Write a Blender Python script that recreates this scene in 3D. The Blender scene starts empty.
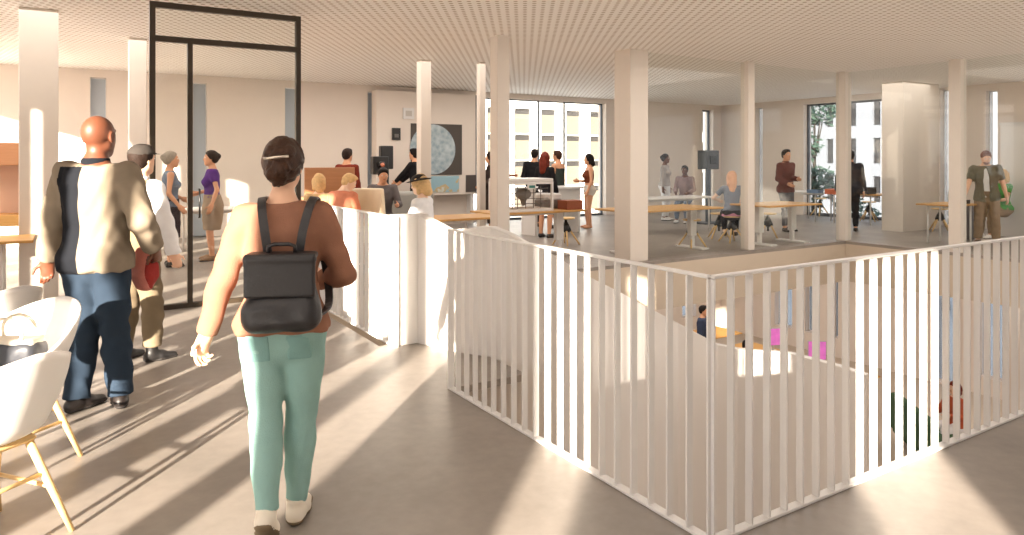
import bpy, math, random
import numpy as np
from mathutils import Vector, Matrix
random.seed(7)
PI = math.pi
SC = bpy.context.scene
COL = SC.collection
F = 711.0; HZ = 159.0; EYE = 1.57
CU, CV = -2.245, -2.027            # camera place on the building grid
def at(px, Y):
    """point of the floor plan seen in pixel column px at depth Y in front of the camera"""
    X = (px-512.0)*Y/F
    return (CU + .845*X + .534*Y, CV - .534*X + .845*Y)
def base(px, py):
    """point of the floor plan whose floor shows at pixel (px, py)"""
    return at(px, F*EYE/(py-HZ))

# ---------------------------------------------------------------- materials
def srgb(c):
    return tuple(((x/255.)/12.92 if x/255. <= .04045 else ((x/255.+.055)/1.055)**2.4) for x in c)
MATS = {}
def mat(name, col, rough=.6, metal=0, noise=0, nscale=8, bump=0, bscale=60, emit=0, spec=.5, sheen=0, coat=0):
    if name in MATS: return MATS[name]
    m = bpy.data.materials.new(name); m.use_nodes = True
    nt = m.node_tree; b = nt.nodes['Principled BSDF']
    c = srgb(col)
    b.inputs['Base Color'].default_value = (*c, 1)
    b.inputs['Roughness'].default_value = rough
    b.inputs['Metallic'].default_value = metal
    b.inputs['Specular IOR Level'].default_value = spec
    if sheen: b.inputs['Sheen Weight'].default_value = sheen
    if coat: b.inputs['Coat Weight'].default_value = coat
    tc = nt.nodes.new('ShaderNodeTexCoord')
    if noise:
        n = nt.nodes.new('ShaderNodeTexNoise'); n.inputs['Scale'].default_value = nscale; n.inputs['Detail'].default_value = 5
        nt.links.new(tc.outputs['Object'], n.inputs['Vector'])
        r = nt.nodes.new('ShaderNodeMix'); r.data_type = 'RGBA'
        r.inputs[6].default_value = (*[x*(1-noise) for x in c], 1)
        r.inputs[7].default_value = (*[min(1, x*(1+noise)) for x in c], 1)
        nt.links.new(n.outputs['Fac'], r.inputs[0]); nt.links.new(r.outputs[2], b.inputs['Base Color'])
    if bump:
        n2 = nt.nodes.new('ShaderNodeTexNoise'); n2.inputs['Scale'].default_value = bscale; n2.inputs['Detail'].default_value = 4
        nt.links.new(tc.outputs['Object'], n2.inputs['Vector'])
        bp = nt.nodes.new('ShaderNodeBump'); bp.inputs['Strength'].default_value = bump; bp.inputs['Distance'].default_value = .01
        nt.links.new(n2.outputs['Fac'], bp.inputs['Height']); nt.links.new(bp.outputs['Normal'], b.inputs['Normal'])
    if emit:
        b.inputs['Emission Color'].default_value = (*c, 1); b.inputs['Emission Strength'].default_value = emit
    MATS[name] = m
    return m
def wood(name, col, dark, scale=3., rough=.45):
    if name in MATS: return MATS[name]
    m = mat(name, col, rough); nt = m.node_tree; b = nt.nodes['Principled BSDF']
    tc = nt.nodes.new('ShaderNodeTexCoord'); mp = nt.nodes.new('ShaderNodeMapping'); mp.inputs['Scale'].default_value = (1*scale, 9*scale, 9*scale)
    n = nt.nodes.new('ShaderNodeTexNoise'); n.inputs['Scale'].default_value = 2; n.inputs['Detail'].default_value = 6
    r = nt.nodes.new('ShaderNodeMix'); r.data_type = 'RGBA'; r.inputs[6].default_value = (*srgb(dark), 1); r.inputs[7].default_value = (*srgb(col), 1)
    L = nt.links.new
    L(tc.outputs['Object'], mp.inputs[0]); L(mp.outputs[0], n.inputs['Vector']); L(n.outputs['Fac'], r.inputs[0]); L(r.outputs[2], b.inputs['Base Color'])
    return m
def glass_mat(name='clear_glass', tint=(.96, .97, .96), refl=.9):
    if name in MATS: return MATS[name]
    m = bpy.data.materials.new(name); m.use_nodes = True; nt = m.node_tree; nt.nodes.clear()
    o = nt.nodes.new('ShaderNodeOutputMaterial'); mx = nt.nodes.new('ShaderNodeMixShader')
    t = nt.nodes.new('ShaderNodeBsdfTransparent'); t.inputs[0].default_value = (*tint, 1)
    g = nt.nodes.new('ShaderNodeBsdfGlossy'); g.inputs['Roughness'].default_value = .02; g.inputs[0].default_value = (refl, refl, refl, 1)
    lw = nt.nodes.new('ShaderNodeLayerWeight'); lw.inputs[0].default_value = .5
    pw = nt.nodes.new('ShaderNodeMath'); pw.operation = 'POWER'; pw.inputs[1].default_value = 4.5
    ml = nt.nodes.new('ShaderNodeMath'); ml.operation = 'MULTIPLY_ADD'; ml.inputs[1].default_value = .5; ml.inputs[2].default_value = .022; ml.use_clamp = True
    L = nt.links.new
    L(lw.outputs['Facing'], pw.inputs[0]); L(pw.outputs[0], ml.inputs[0]); L(ml.outputs[0], mx.inputs[0]); L(t.outputs[0], mx.inputs[1]); L(g.outputs[0], mx.inputs[2]); L(mx.outputs[0], o.inputs[0])
    MATS[name] = m
    return m

# ---------------------------------------------------------------- mesh builder
class MB:
    def __init__(s): s.v = []; s.f = []; s.m = []; s.smooth = []
    def add(s, V, Fc, mi=0, sm=False):
        o = len(s.v); s.v += [tuple(p) for p in V]; s.f += [tuple(i+o for i in f) for f in Fc]
        s.m += [mi]*len(Fc); s.smooth += [sm]*len(Fc); return s
    def box(s, a, b, mi=0, rz=0, c=None):
        x0, y0, z0 = a; x1, y1, z1 = b
        V = [(x0,y0,z0),(x1,y0,z0),(x1,y1,z0),(x0,y1,z0),(x0,y0,z1),(x1,y0,z1),(x1,y1,z1),(x0,y1,z1)]
        if rz:
            cx, cy = c or ((x0+x1)/2, (y0+y1)/2); q, w = math.cos(rz), math.sin(rz)
            V = [(cx+(x-cx)*q-(y-cy)*w, cy+(x-cx)*w+(y-cy)*q, z) for x, y, z in V]
        return s.add(V, [(0,3,2,1),(4,5,6,7),(0,1,5,4),(1,2,6,5),(2,3,7,6),(3,0,4,7)], mi)
    def cbox(s, c, h, mi=0, rz=0):
        return s.box((c[0]-h[0], c[1]-h[1], c[2]-h[2]), (c[0]+h[0], c[1]+h[1], c[2]+h[2]), mi, rz)
    def bbox(s, a, b, r=.01, mi=0, n=3):
        """box with rounded vertical edges and chamfered top and bottom"""
        x0, y0, z0 = a; x1, y1, z1 = b
        def ring(ins, z):
            out = []
            for cx, cy, st in ((x1-r, y1-r, 0), (x0+r, y1-r, 1), (x0+r, y0+r, 2), (x1-r, y0+r, 3)):
                for k in range(n+1):
                    a_ = (st + k/n)*PI/2
                    out.append((cx+(r-ins)*math.cos(a_), cy+(r-ins)*math.sin(a_), z))
            return out
        R = [ring(r*.6, z0), ring(0, z0+r*.6), ring(0, z1-r*.6), ring(r*.6, z1)]
        N = len(R[0]); V = sum(R, []); Fc = []
        for k in range(3):
            for i in range(N):
                j = (i+1) % N; Fc.append((k*N+i, k*N+j, (k+1)*N+j, (k+1)*N+i))
        Fc.append(tuple(range(N-1, -1, -1))); Fc.append(tuple(3*N+i for i in range(N)))
        return s.add(V, Fc, mi)
    def tube(s, pts, r, n=10, mi=0, cap=True, flat=None):
        pts = [Vector(p) for p in pts]
        rs = r if isinstance(r, (list, tuple)) else [r]*len(pts)
        V = []; up = None
        for i, p in enumerate(pts):
            d = (pts[min(i+1, len(pts)-1)] - pts[max(i-1, 0)]).normalized()
            if up is None: up = Vector((0,0,1)) if abs(d.z) < .9 else Vector((1,0,0))
            x = d.cross(up).normalized(); y = x.cross(d).normalized(); up = y
            for k in range(n):
                a = 2*PI*k/n; V.append(p + x*math.cos(a)*rs[i] + y*math.sin(a)*rs[i]*(flat or 1))
        Fc = []
        for i in range(len(pts)-1):
            for k in range(n):
                j = (k+1) % n; Fc.append((i*n+k, i*n+j, (i+1)*n+j, (i+1)*n+k))
        if cap: Fc.append(tuple(range(n-1, -1, -1))); Fc.append(tuple((len(pts)-1)*n+k for k in range(n)))
        return s.add(V, Fc, mi, True)
    def ribbon(s, pts, nrm, w, t, mi=0):
        pts = [Vector(p) for p in pts]; V = []
        for i, p in enumerate(pts):
            d = (pts[min(i+1, len(pts)-1)] - pts[max(i-1, 0)]).normalized()
            n_ = Vector(nrm[i]) if isinstance(nrm[0], (list, tuple, Vector)) else Vector(nrm)
            x = d.cross(n_).normalized(); y = x.cross(d).normalized()
            for a, b in ((-1,-1),(1,-1),(1,1),(-1,1)): V.append(p + x*a*w/2 + y*b*t/2)
        Fc = []
        for i in range(len(pts)-1):
            for k in range(4):
                j = (k+1) % 4; Fc.append((i*4+k, i*4+j, (i+1)*4+j, (i+1)*4+k))
        Fc += [(3,2,1,0), tuple((len(pts)-1)*4+k for k in range(4))]
        return s.add(V, Fc, mi)
    def lathe(s, prof, c=(0,0), n=24, mi=0, sm=True):
        V = []; Fc = []
        for r, z in prof:
            for k in range(n): V.append((c[0]+r*math.cos(2*PI*k/n), c[1]+r*math.sin(2*PI*k/n), z))
        for i in range(len(prof)-1):
            for k in range(n):
                j = (k+1) % n; Fc.append((i*n+k, i*n+j, (i+1)*n+j, (i+1)*n+k))
        Fc.append(tuple(range(n-1, -1, -1))); Fc.append(tuple((len(prof)-1)*n+k for k in range(n)))
        return s.add(V, Fc, mi, sm)
    def prism(s, poly, z0, z1, mi=0):
        n = len(poly); V = [(x, y, z0) for x, y in poly] + [(x, y, z1) for x, y in poly]
        Fc = [tuple(range(n-1, -1, -1)), tuple(range(n, 2*n))] + [(i, (i+1) % n, n+(i+1) % n, n+i) for i in range(n)]
        return s.add(V, Fc, mi)
    def grid(s, fn, nu, nv, mi=0, th=.012):
        """double-sided shell from fn(i/nu, j/nv) -> point, thickness th"""
        P = [[Vector(fn(i/nu, j/nv)) for j in range(nv+1)] for i in range(nu+1)]
        V = []; W = nv+1
        N = [[None]*W for _ in range(nu+1)]
        for i in range(nu+1):
            for j in range(W):
                a = P[min(i+1, nu)][j]-P[max(i-1, 0)][j]; b = P[i][min(j+1, nv)]-P[i][max(j-1, 0)]
                q = a.cross(b); N[i][j] = q.normalized() if q.length > 1e-9 else Vector((0,0,1))
        for sg in (.5, -.5):
            for i in range(nu+1):
                for j in range(W): V.append(P[i][j]+N[i][j]*th*sg)
        o = (nu+1)*W; Fc = []
        for i in range(nu):
            for j in range(nv):
                a = i*W+j; Fc.append((a, a+W, a+W+1, a+1)); Fc.append((o+a, o+a+1, o+a+W+1, o+a+W))
        for i in range(nu):
            a = i*W; Fc.append((a, o+a, o+a+W, a+W)); a = i*W+nv; Fc.append((a, a+W, o+a+W, o+a))
        for j in range(nv):
            a = j; Fc.append((a, a+1, o+a+1, o+a)); a = nu*W+j; Fc.append((a, o+a, o+a+1, a+1))
        return s.add(V, Fc, mi, True)
    def build(s, name, mats, parent=None, loc=None, rz=0):
        me = bpy.data.meshes.new(name); me.from_pydata(s.v, [], s.f); me.validate()
        if not isinstance(mats, (list, tuple)): mats = [mats]
        for m in mats: me.materials.append(m)
        if len(me.polygons) == len(s.m):
            me.polygons.foreach_set('material_index', s.m); me.polygons.foreach_set('use_smooth', s.smooth)
        import bmesh
        bm = bmesh.new(); bm.from_mesh(me); bmesh.ops.recalc_face_normals(bm, faces=bm.faces); bm.to_mesh(me); bm.free()
        me.update()
        o = bpy.data.objects.new(name, me); COL.objects.link(o)
        if parent: o.parent = parent
        if loc: o.location = loc
        o.rotation_euler.z = rz
        return o
def bevel(o, w=.01, seg=2):
    m = o.modifiers.new('bevel', 'BEVEL'); m.width = w; m.segments = seg; m.limit_method = 'ANGLE'; return o
def tag(o, label=None, cat=None, group=None, kind=None):
    if label: o['label'] = label
    if cat: o['category'] = cat
    if group: o['group'] = group
    if kind: o['kind'] = kind
    return o
def empty(name, loc, rz=0, **k):
    o = bpy.data.objects.new(name, None); COL.objects.link(o); o.location = loc; o.rotation_euler = (0,0,rz); o.empty_display_size = .1
    return tag(o, **k)
def struct(o): o['kind'] = 'structure'; return o
def copy_tree(o, parent=None):
    c = o.copy(); COL.objects.link(c)
    if parent: c.parent = parent
    for ch in [x for x in bpy.data.objects if x.parent == o and x != c]: copy_tree(ch, c)
    return c
def dup(o, loc, rz, label=None, group=None):
    c = copy_tree(o); c.location = loc; c.rotation_euler = (0,0,rz)
    if label: c['label'] = label
    if group: c['group'] = group
    return c

# ---------------------------------------------------------------- implicit surfaces (bodies, clothes, soft goods)
def V3(*a): return np.array(a, float)
def nrm(v): return v/(np.linalg.norm(v)+1e-12)
def smin(a, b, k):
    if k <= 0: return np.minimum(a, b)
    h = np.clip(k-np.abs(a-b), 0, None)/k
    return np.minimum(a, b) - h*h*k*.25
class Field:
    def __init__(s, h): s.h = h; s.pr = []; s.cuts = []; s.disp = None
    def seg(s, a, b, rs, k=.02, side=None, fl=1., cut1=False, cut0=False):
        a = np.array(a, float); b = np.array(b, float); ab = b-a; L2 = max(ab@ab, 1e-9); L = math.sqrt(L2)
        ts = np.linspace(0, 1, len(rs)); rm = max(rs)*max(fl, 1)
        def fn(P):
            q = P-a; tu = (q@ab)/L2; t = np.clip(tu, 0, 1); r = np.interp(t, ts, rs)
            q = q - t[..., None]*ab
            if side is not None:
                c = q@side; q = q - (c*(1-1/fl))[..., None]*side
            d = np.sqrt((q*q).sum(-1)) - r
            if cut1: d = np.maximum(d, (tu-1)*L)
            if cut0: d = np.maximum(d, -tu*L)
            return d
        s.pr.append((fn, np.minimum(a, b)-rm, np.maximum(a, b)+rm, k, 1)); return s
    def ell(s, c, r, R=None, k=.02, sign=1):
        c = np.array(c, float); r = np.array(r, float); m = r.max()
        def fn(P):
            q = P-c
            if R is not None: q = q@R
            q = q/r; l = np.sqrt((q*q).sum(-1))
            return (l-1)*r.min() if sign > 0 else (l-1)*r.min()
        s.pr.append((fn, c-m, c+m, k, sign)); return s
    def rbox(s, c, hs, r, R=None, k=.01, sign=1):
        c = np.array(c, float); hs = np.array(hs, float); m = np.linalg.norm(hs)
        def fn(P):
            q = P-c
            if R is not None: q = q@R
            q = np.abs(q)-(hs-r); o = np.maximum(q, 0)
            return np.sqrt((o*o).sum(-1)) + np.minimum(q.max(-1), 0) - r
        s.pr.append((fn, c-m, c+m, k, sign)); return s
    def loft(s, o, U, X, rows, k=.02, cut0=None, cut1=None, p=2.):
        """ellipse sections (z, rx, ry, yoff) along axis U from o; X = sideways"""
        o = np.array(o, float); Y = np.cross(U, X); zs = np.array([r[0] for r in rows])
        rx = np.array([r[1] for r in rows]); ry = np.array([r[2] for r in rows]); yo = np.array([r[3] for r in rows])
        ends = np.array([o+U*zs[0], o+U*zs[-1]]); m = max(rx.max(), ry.max()+abs(yo).max())
        def fn(P):
            q = P-o; z = q@U; zc = np.clip(z, zs[0], zs[-1])
            a = np.interp(zc, zs, rx); b = np.interp(zc, zs, ry); y0 = np.interp(zc, zs, yo)
            mn = np.minimum(a, b)
            e = np.abs((q@X)/a)**p + np.abs((q@Y-y0)/b)**p
            e = e**(2./p) + ((z-zc)/(mn*.8))**2
            d = (np.sqrt(e)-1)*mn
            if cut0 is not None: d = np.maximum(d, cut0-z)
            if cut1 is not None: d = np.maximum(d, z-cut1)
            return d
        s.pr.append((fn, ends.min(0)-m, ends.max(0)+m, k, 1)); return s
    def cut(s, pt, n):
        pt = np.array(pt, float); n = nrm(np.array(n, float)); s.cuts.append(lambda P: (P-pt)@n); return s
    def trim(s):
        """apply the cuts to the shapes added so far only"""
        cs = s.cuts; s.cuts = []
        def w(fn): return lambda P: np.maximum.reduce([fn(P)]+[c(P) for c in cs])
        s.pr = [(w(p[0]),)+p[1:] if p[4] > 0 else p for p in s.pr]; return s
    def mesh(s):
        h = s.h; pad = 3*h
        lo = np.min([p[1] for p in s.pr if p[4] > 0], axis=0)-pad-.03; hi = np.max([p[2] for p in s.pr if p[4] > 0], axis=0)+pad+.03
        n = np.ceil((hi-lo)/h).astype(int)+1
        A = np.full(n, 1.0, np.float32)
        def sub(l, u):
            i0 = np.maximum(np.floor((l-lo)/h).astype(int), 0); i1 = np.minimum(np.ceil((u-lo)/h).astype(int)+1, n)
            return i0, i1
        def pts(i0, i1):
            g = np.stack(np.meshgrid(*[lo[a]+h*np.arange(i0[a], i1[a]) for a in range(3)], indexing='ij'), -1); return g
        for fn, l, u, k, sg in s.pr:
            i0, i1 = sub(l-k-2*h, u+k+2*h)
            if (i1 <= i0).any(): continue
            sl = tuple(slice(i0[a], i1[a]) for a in range(3)); P = pts(i0, i1); d = fn(P)
            A[sl] = smin(A[sl], d, k) if sg > 0 else -smin(-A[sl], d, k)
        idx = np.argwhere(A < .15)
        if len(idx) and (s.cuts or s.disp):
            P = lo+idx*h; v = A[tuple(idx.T)].astype(float)
            if s.disp: v = v + s.disp(P)
            for c in s.cuts: v = np.maximum(v, c(P))
            A[tuple(idx.T)] = v
        return surface_nets(A, lo, h)
def surface_nets(A, lo, h):
    ins = A < 0
    c = [ins[i:A.shape[0]-1+i, j:A.shape[1]-1+j, k:A.shape[2]-1+k] for i in (0,1) for j in (0,1) for k in (0,1)]
    s_ = sum(x.astype(np.int8) for x in c); act = (s_ > 0) & (s_ < 8)
    cells = np.argwhere(act); idm = np.full(act.shape, -1, np.int64); idm[act] = np.arange(len(cells))
    corners = np.array([(i, j, k) for i in (0,1) for j in (0,1) for k in (0,1)])
    vals = np.stack([A[tuple((cells+cc).T)] for cc in corners], 1).astype(float)
    acc = np.zeros((len(cells), 3)); cnt = np.zeros(len(cells))
    for a in range(8):
        for b in range(a+1, 8):
            if np.abs(corners[a]-corners[b]).sum() != 1: continue
            m = (vals[:, a] < 0) != (vals[:, b] < 0)
            va, vb = vals[m, a], vals[m, b]; t = va/(va-vb)
            acc[m] += corners[a]+t[:, None]*(corners[b]-corners[a]); cnt[m] += 1
    V = lo+h*(cells+acc/np.maximum(cnt, 1)[:, None])
    Fs = []
    for ax in range(3):
        o1, o2 = [(1, 2), (2, 0), (0, 1)][ax]
        sl0 = [slice(None)]*3; sl1 = [slice(None)]*3; sl0[ax] = slice(0, -1); sl1[ax] = slice(1, None)
        a = ins[tuple(sl0)]; b = ins[tuple(sl1)]; e = np.argwhere(a != b)
        if not len(e): continue
        e = e[(e[:, o1] > 0) & (e[:, o2] > 0) & (e[:, o1] < act.shape[o1]) & (e[:, o2] < act.shape[o2])]
        fl = a[tuple(e.T)]
        d1 = np.zeros(3, int); d1[o1] = 1; d2 = np.zeros(3, int); d2[o2] = 1
        q = np.stack([idm[tuple((e-x).T)] for x in (d1*0, d1, d1+d2, d2)], 1)
        q[~fl] = q[~fl][:, ::-1]; Fs.append(q[(q >= 0).all(1)])
    return V, np.concatenate(Fs) if Fs else np.zeros((0, 4), int)
def np_obj(name, V, Fc, mats, parent=None, smooth=True, midx=None, relax=1):
    for _ in range(relax):          # light smoothing over the quads
        if not len(Fc): break
        acc = np.zeros_like(V); cnt = np.zeros(len(V))
        for a in range(4):
            b = (a+1) % 4
            np.add.at(acc, Fc[:, a], V[Fc[:, b]]); np.add.at(acc, Fc[:, b], V[Fc[:, a]])
            np.add.at(cnt, Fc[:, a], 1); np.add.at(cnt, Fc[:, b], 1)
        V = V*.5 + .5*acc/np.maximum(cnt, 1)[:, None]
    me = bpy.data.meshes.new(name); me.vertices.add(len(V)); me.vertices.foreach_set('co', V.astype(np.float32).ravel())
    me.loops.add(len(Fc)*4); me.loops.foreach_set('vertex_index', Fc.astype(np.int32).ravel())
    me.polygons.add(len(Fc)); me.polygons.foreach_set('loop_start', np.arange(len(Fc), dtype=np.int32)*4)
    me.polygons.foreach_set('loop_total', np.full(len(Fc), 4, np.int32))
    me.polygons.foreach_set('use_smooth', np.full(len(Fc), smooth))
    if not isinstance(mats, (list, tuple)): mats = [mats]
    for m in mats: me.materials.append(m)
    if midx is not None and len(Fc): me.polygons.foreach_set('material_index', midx(V[Fc].mean(1)).astype(np.int32))
    me.update(calc_edges=True); me.validate()
    o = bpy.data.objects.new(name, me); COL.objects.link(o)
    if parent: o.parent = parent
    return o
def fobj(name, fld, mats, parent=None, scale=1., **k):
    V, Fc = fld.mesh(); return np_obj(name, V*scale, Fc, mats, parent, **k)
# ---------------------------------------------------------------- people
def rotm(ax, deg):
    return np.array(Matrix.Rotation(math.radians(deg), 3, ax))
def ik(a, c, l1, l2, pole):
    a = np.array(a, float); c = np.array(c, float); d = c-a; L = np.linalg.norm(d); u = d/L
    L = min(L, .9985*(l1+l2)); x = (l1*l1-l2*l2+L*L)/(2*L); hh = math.sqrt(max(l1*l1-x*x, 0))
    p = np.array(pole, float); p = p-u*(p@u); p = nrm(p)
    return a+u*x+p*hh, a+u*L
TORSO = {'m': [(-.09,.135,.10,0),(-.0,.168,.122,-.012),(.09,.152,.112,-.004),(.19,.148,.112,.004),(.33,.172,.128,.008),(.43,.175,.118,0),(.50,.135,.088,-.012),(.555,.07,.06,-.015)],
         'f': [(-.10,.14,.105,0),(-.01,.175,.128,-.016),(.09,.145,.106,-.004),(.17,.122,.094,.004),(.29,.142,.108,.008),(.40,.148,.1,0),(.475,.115,.076,-.01),(.535,.055,.05,-.012)]}
SKIN = {}
def skin(kind):
    c = {'dark': (104,60,40), 'tan': (205,150,115), 'pale': (228,182,152), 'light': (238,205,180)}[kind]
    return mat('skin_'+kind, c, .5, noise=.06, nscale=12)
def folds(amp, seed=0):
    def f(P):
        x, y, z = P[..., 0], P[..., 1], P[..., 2]
        a = np.sin(34*z+7*np.sin(8*x+seed)+5*np.sin(9*y+2*seed))
        b = np.sin(19*z-14*x+11*y+6*np.sin(7*z+seed)+seed)
        c = np.sin(52*z+22*x*np.sign(np.sin(seed+1))+9*np.sin(11*y))
        return amp*(.5*a+.45*b+.25*c)
    return f
class HeadScale:
    def __init__(s, f, k): s.f = f; s.k = k; s.h = f.h
    def ell(s, c, r, R=None, k=.02, sign=1): s.f.ell(c, tuple(x*s.k for x in r), R, k, sign)
    def seg(s, a, b, rs, **q): s.f.seg(a, b, [x*s.k for x in rs], **q)
    def cut(s, *a): s.f.cut(*a)
    def __setattr__(s, n, v):
        if n == 'disp': s.f.disp = v
        else: object.__setattr__(s, n, v)
class Person:
    def __init__(s, loc, yaw, height, sex='m', sk='pale', h=.012, hip=(0,0,.92), lean=0, side=0, twist=0, headyaw=0, headpitch=0,
                 feet=((-.1,0,0,-8,0),(.1,0,0,8,0)), hands=None, poles=None, hdir=None, hnorm=None, curl=(25,25), build=1., neckf=0, label='', group=None, fingers=True, knees=None, hs=1.):
        s.hs = hs; s.L1, s.L2 = .42, .405
        s.B = build; s.h = h; s.S = height/1.75; s.sex = sex; s.skin = skin(sk); B = build
        s.P0 = P0 = V3(*hip)
        Rt = rotm('Y', side)@rotm('X', -lean)
        s.U = U = Rt@V3(0,0,1)
        s.Xp = Xp = nrm(Rt@V3(1,0,0)); s.Xs = Xs = nrm(rotm(Vector(U), twist)@Xp); s.Ys = np.cross(U, Xs)
        s.rows = [(z, rx*B, ry*B, yo) for z, rx, ry, yo in TORSO[sex]]
        sw, sz = (.182*B, .485) if sex == 'm' else (.155*B, .462)
        s.hipj = [P0+Xp*(-.088)+V3(0,0,-.03), P0+Xp*.088+V3(0,0,-.03)]
        s.sh = [P0+U*sz-Xs*sw, P0+U*sz+Xs*sw]
        s.nb = P0+U*(.54 if sex == 'm' else .52)-s.Ys*.01
        Hd = rotm('Z', headyaw)@rotm('X', -headpitch)
        # keep the head upright whatever the torso does
        s.neck = s.nb+nrm(U*.6+V3(0,0,.4))*.075 + Hd@V3(0, .012+neckf, 0)
        s.hc = s.neck + Hd@V3(0, .018, .095); s.Hd = Hd
        # legs
        s.kn = []; s.an = []; s.fd = []
        for i in (0, 1):
            x, y, z, fy, fp = feet[i]; R = rotm('Z', -fy)@rotm('X', fp)
            ank = V3(x, y, z+.085)
            pole = (R@V3(0,1,0)) if knees is None else V3(*knees[i])
            D = np.linalg.norm(ank-s.hipj[i])
            if D > .74: s.L1, s.L2 = .51*D*1.004, .49*D*1.004
            else: s.L1, s.L2 = .42, .405
            k, an = ik(s.hipj[i], ank, s.L1, s.L2, pole+V3(0, 0, .25))
            s.kn.append(k); s.an.append(an); s.fd.append(R)
        # arms
        if hands is None: hands = ((-.26, .03, .84), (.26, .03, .84))
        if poles is None: poles = ((-.3, -1, 0), (.3, -1, 0))
        s.el = []; s.wr = []
        for i in (0, 1):
            e, w = ik(s.sh[i], hands[i], .29, .255, poles[i]); s.el.append(e); s.wr.append(w)
        s.hands = []
        for i in (0, 1):
            d = nrm(s.wr[i]-s.el[i]) if not hdir or hdir[i] is None else nrm(V3(*hdir[i]))
            n_ = V3((1, -1)[i], .25, 0) if not hnorm or hnorm[i] is None else V3(*hnorm[i])
            n_ = nrm(n_-d*(n_@d)); sd = np.cross(n_, d)*(1 if i == 1 else -1)
            # thumb side points forward by default
            if not hnorm and sd@V3(0, 1, .3) < 0: sd = -sd
            s.hands.append((d, n_, sd))
        s.curl = curl; s.fingers = fingers
        b = s.body(B)
        b.location = loc; b.rotation_euler.z = yaw
        tag(b, label, 'person', group); s.o = b
    def body(s, B):
        f = Field(s.h); U, Xs = s.U, s.Xs; fem = s.sex == 'f'
        f.loft(s.P0, U, Xs, s.rows, k=.03)
        for i in (0, 1):
            sgn = (-1, 1)[i]
            q = s.P0+U*(s.rows[-2][0]-.005)
            f.seg(q+Xs*sgn*.05, s.sh[i]-U*.005, [.05, .047 if not fem else .042], k=.04)
            a, e, w = s.sh[i], s.el[i], s.wr[i]; t = (.86 if fem else 1)*B
            f.seg(a, e, [.05*t, .048*t, .042*t, .038*t], k=.03); f.seg(e, w, [.039*t, .041*t, .033*t, .026*t], k=.02)
            hj, kn, an = s.hipj[i], s.kn[i], s.an[i]; t = (1.02 if fem else 1)*B*.93
            f.seg(hj, kn, [.088*t, .083*t, .07*t, .054*t], k=.03); f.seg(kn, an, [.054*t, .057*t, .048*t, .036*t], k=.02)
            R = s.fd[i]
            f.seg(an+R@V3(0,-.03,-.048), an+R@V3(0,.06,-.045), [.026,.03], k=.03); f.seg(an+R@V3(0,.06,-.05), an+R@V3(0,.16,-.06), [.034,.022], k=.02, side=R@V3(1,0,0), fl=1.4)
            f.seg(an, an+R@V3(0,.0,-.045), [.034,.029], k=.02)
            # glutes
            f.ell(s.P0+s.Xp*sgn*.075-np.cross(s.U, s.Xp)*.065+U*(-.03), (.081,.069,.081), k=.04)
            if fem: f.ell(s.P0+U*.31+Xs*sgn*.07+s.Ys*.085, (.055,.05,.055), k=.03)
            d, n_, sd = s.hands[i]; cu = s.curl[i]
            if np.isscalar(cu): cu = (cu*.8, cu, cu*1.1, cu*1.2)
            rr = max(.0085, s.h*.72) if s.fingers else .012
            pw = w+d*.015; pe = w+d*.088
            f.seg(w, pe, [.024, .0225, .021], k=.01, side=sd, fl=1.75)
            f.seg(w-d*.01, w+d*.02, [.026,.024], k=.012)
            for kf, (so, ln) in enumerate(((.030,.072),(.0105,.082),(-.010,.076),(-.029,.058))):
                p = w+d*(.088-abs(so-.01)*.25)+sd*so*(1 if rr < .0095 else 1.12); ang = math.radians(cu[kf]*.7)
                for seg_, frac in enumerate((.45, .3, .25)):
                    dd = d*math.cos(ang)+n_*math.sin(ang); p2 = p+dd*ln*frac
                    f.seg(p, p2, [rr*(1.06-.08*seg_), rr*(1-.1*seg_)], k=.004); p = p2; ang += math.radians(cu[kf]*.9)
            tp = w+d*.028+sd*.030; td = nrm(d*.55+sd*.75+n_*.3); tp2 = tp+td*.042; td2 = nrm(d*.85+sd*.25+n_*.35)
            f.seg(w+d*.02+sd*.016, tp, [.016,.013], k=.01); f.seg(tp, tp2, [rr*1.35, rr*1.2], k=.006); f.seg(tp2, tp2+td2*.032, [rr*1.15, rr*.95], k=.004)
        nr = .05 if fem else .059
        f.seg(s.nb-U*.03, s.neck+s.Hd@V3(0,0,.02), [nr*1.15, nr*.95, nr*.95], k=.035)
        s.headf(f)
        return fobj('person', f, s.skin, scale=s.S)
    def hp(s, x, y, z): return s.hc+s.Hd@(V3(x, y, z)*s.hs)
    def headf(s, f):
        R = s.Hd; fe = .95 if s.sex == 'f' else 1.; f = HeadScale(f, s.hs)
        f.ell(s.hp(0,-.012,.022), (.074*fe,.094,.088), R, k=.02)
        f.ell(s.hp(0,.03,-.03), (.06*fe,.062,.08), R, k=.03)
        f.seg(s.hp(0,.055,-.085), s.hp(0,.03,-.06), [.024*fe,.04*fe], k=.03)      # chin and jaw
        f.seg(s.hp(-.045*fe,.0,-.055), s.hp(0,.06,-.088), [.02,.02], k=.03); f.seg(s.hp(.045*fe,.0,-.055), s.hp(0,.06,-.088), [.02,.02], k=.03)
        f.seg(s.hp(0,.083,.015), s.hp(0,.105,-.022), [.008,.0125], k=.012)        # nose
        f.ell(s.hp(0,.087,-.05), (.022,.012,.008), R, k=.008)                      # lips
        f.seg(s.hp(-.035,.078,.032), s.hp(.035,.078,.032), [.01,.012,.01], k=.015)  # brow
        for q in (-1, 1):
            f.ell(s.hp(q*.029,.092,.012), (.014,.012,.009), R, k=.008, sign=-1)
            f.ell(s.hp(q*.078*fe,-.006,-.005), (.011,.022,.034), R, k=.006)
            f.ell(s.hp(q*.082*fe,-.004,-.005), (.006,.011,.018), R, k=.006, sign=-1)
    def child(s, name, f, m, **k):
        o = fobj(name, f, m, s.o, scale=s.S, **k); return o
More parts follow.
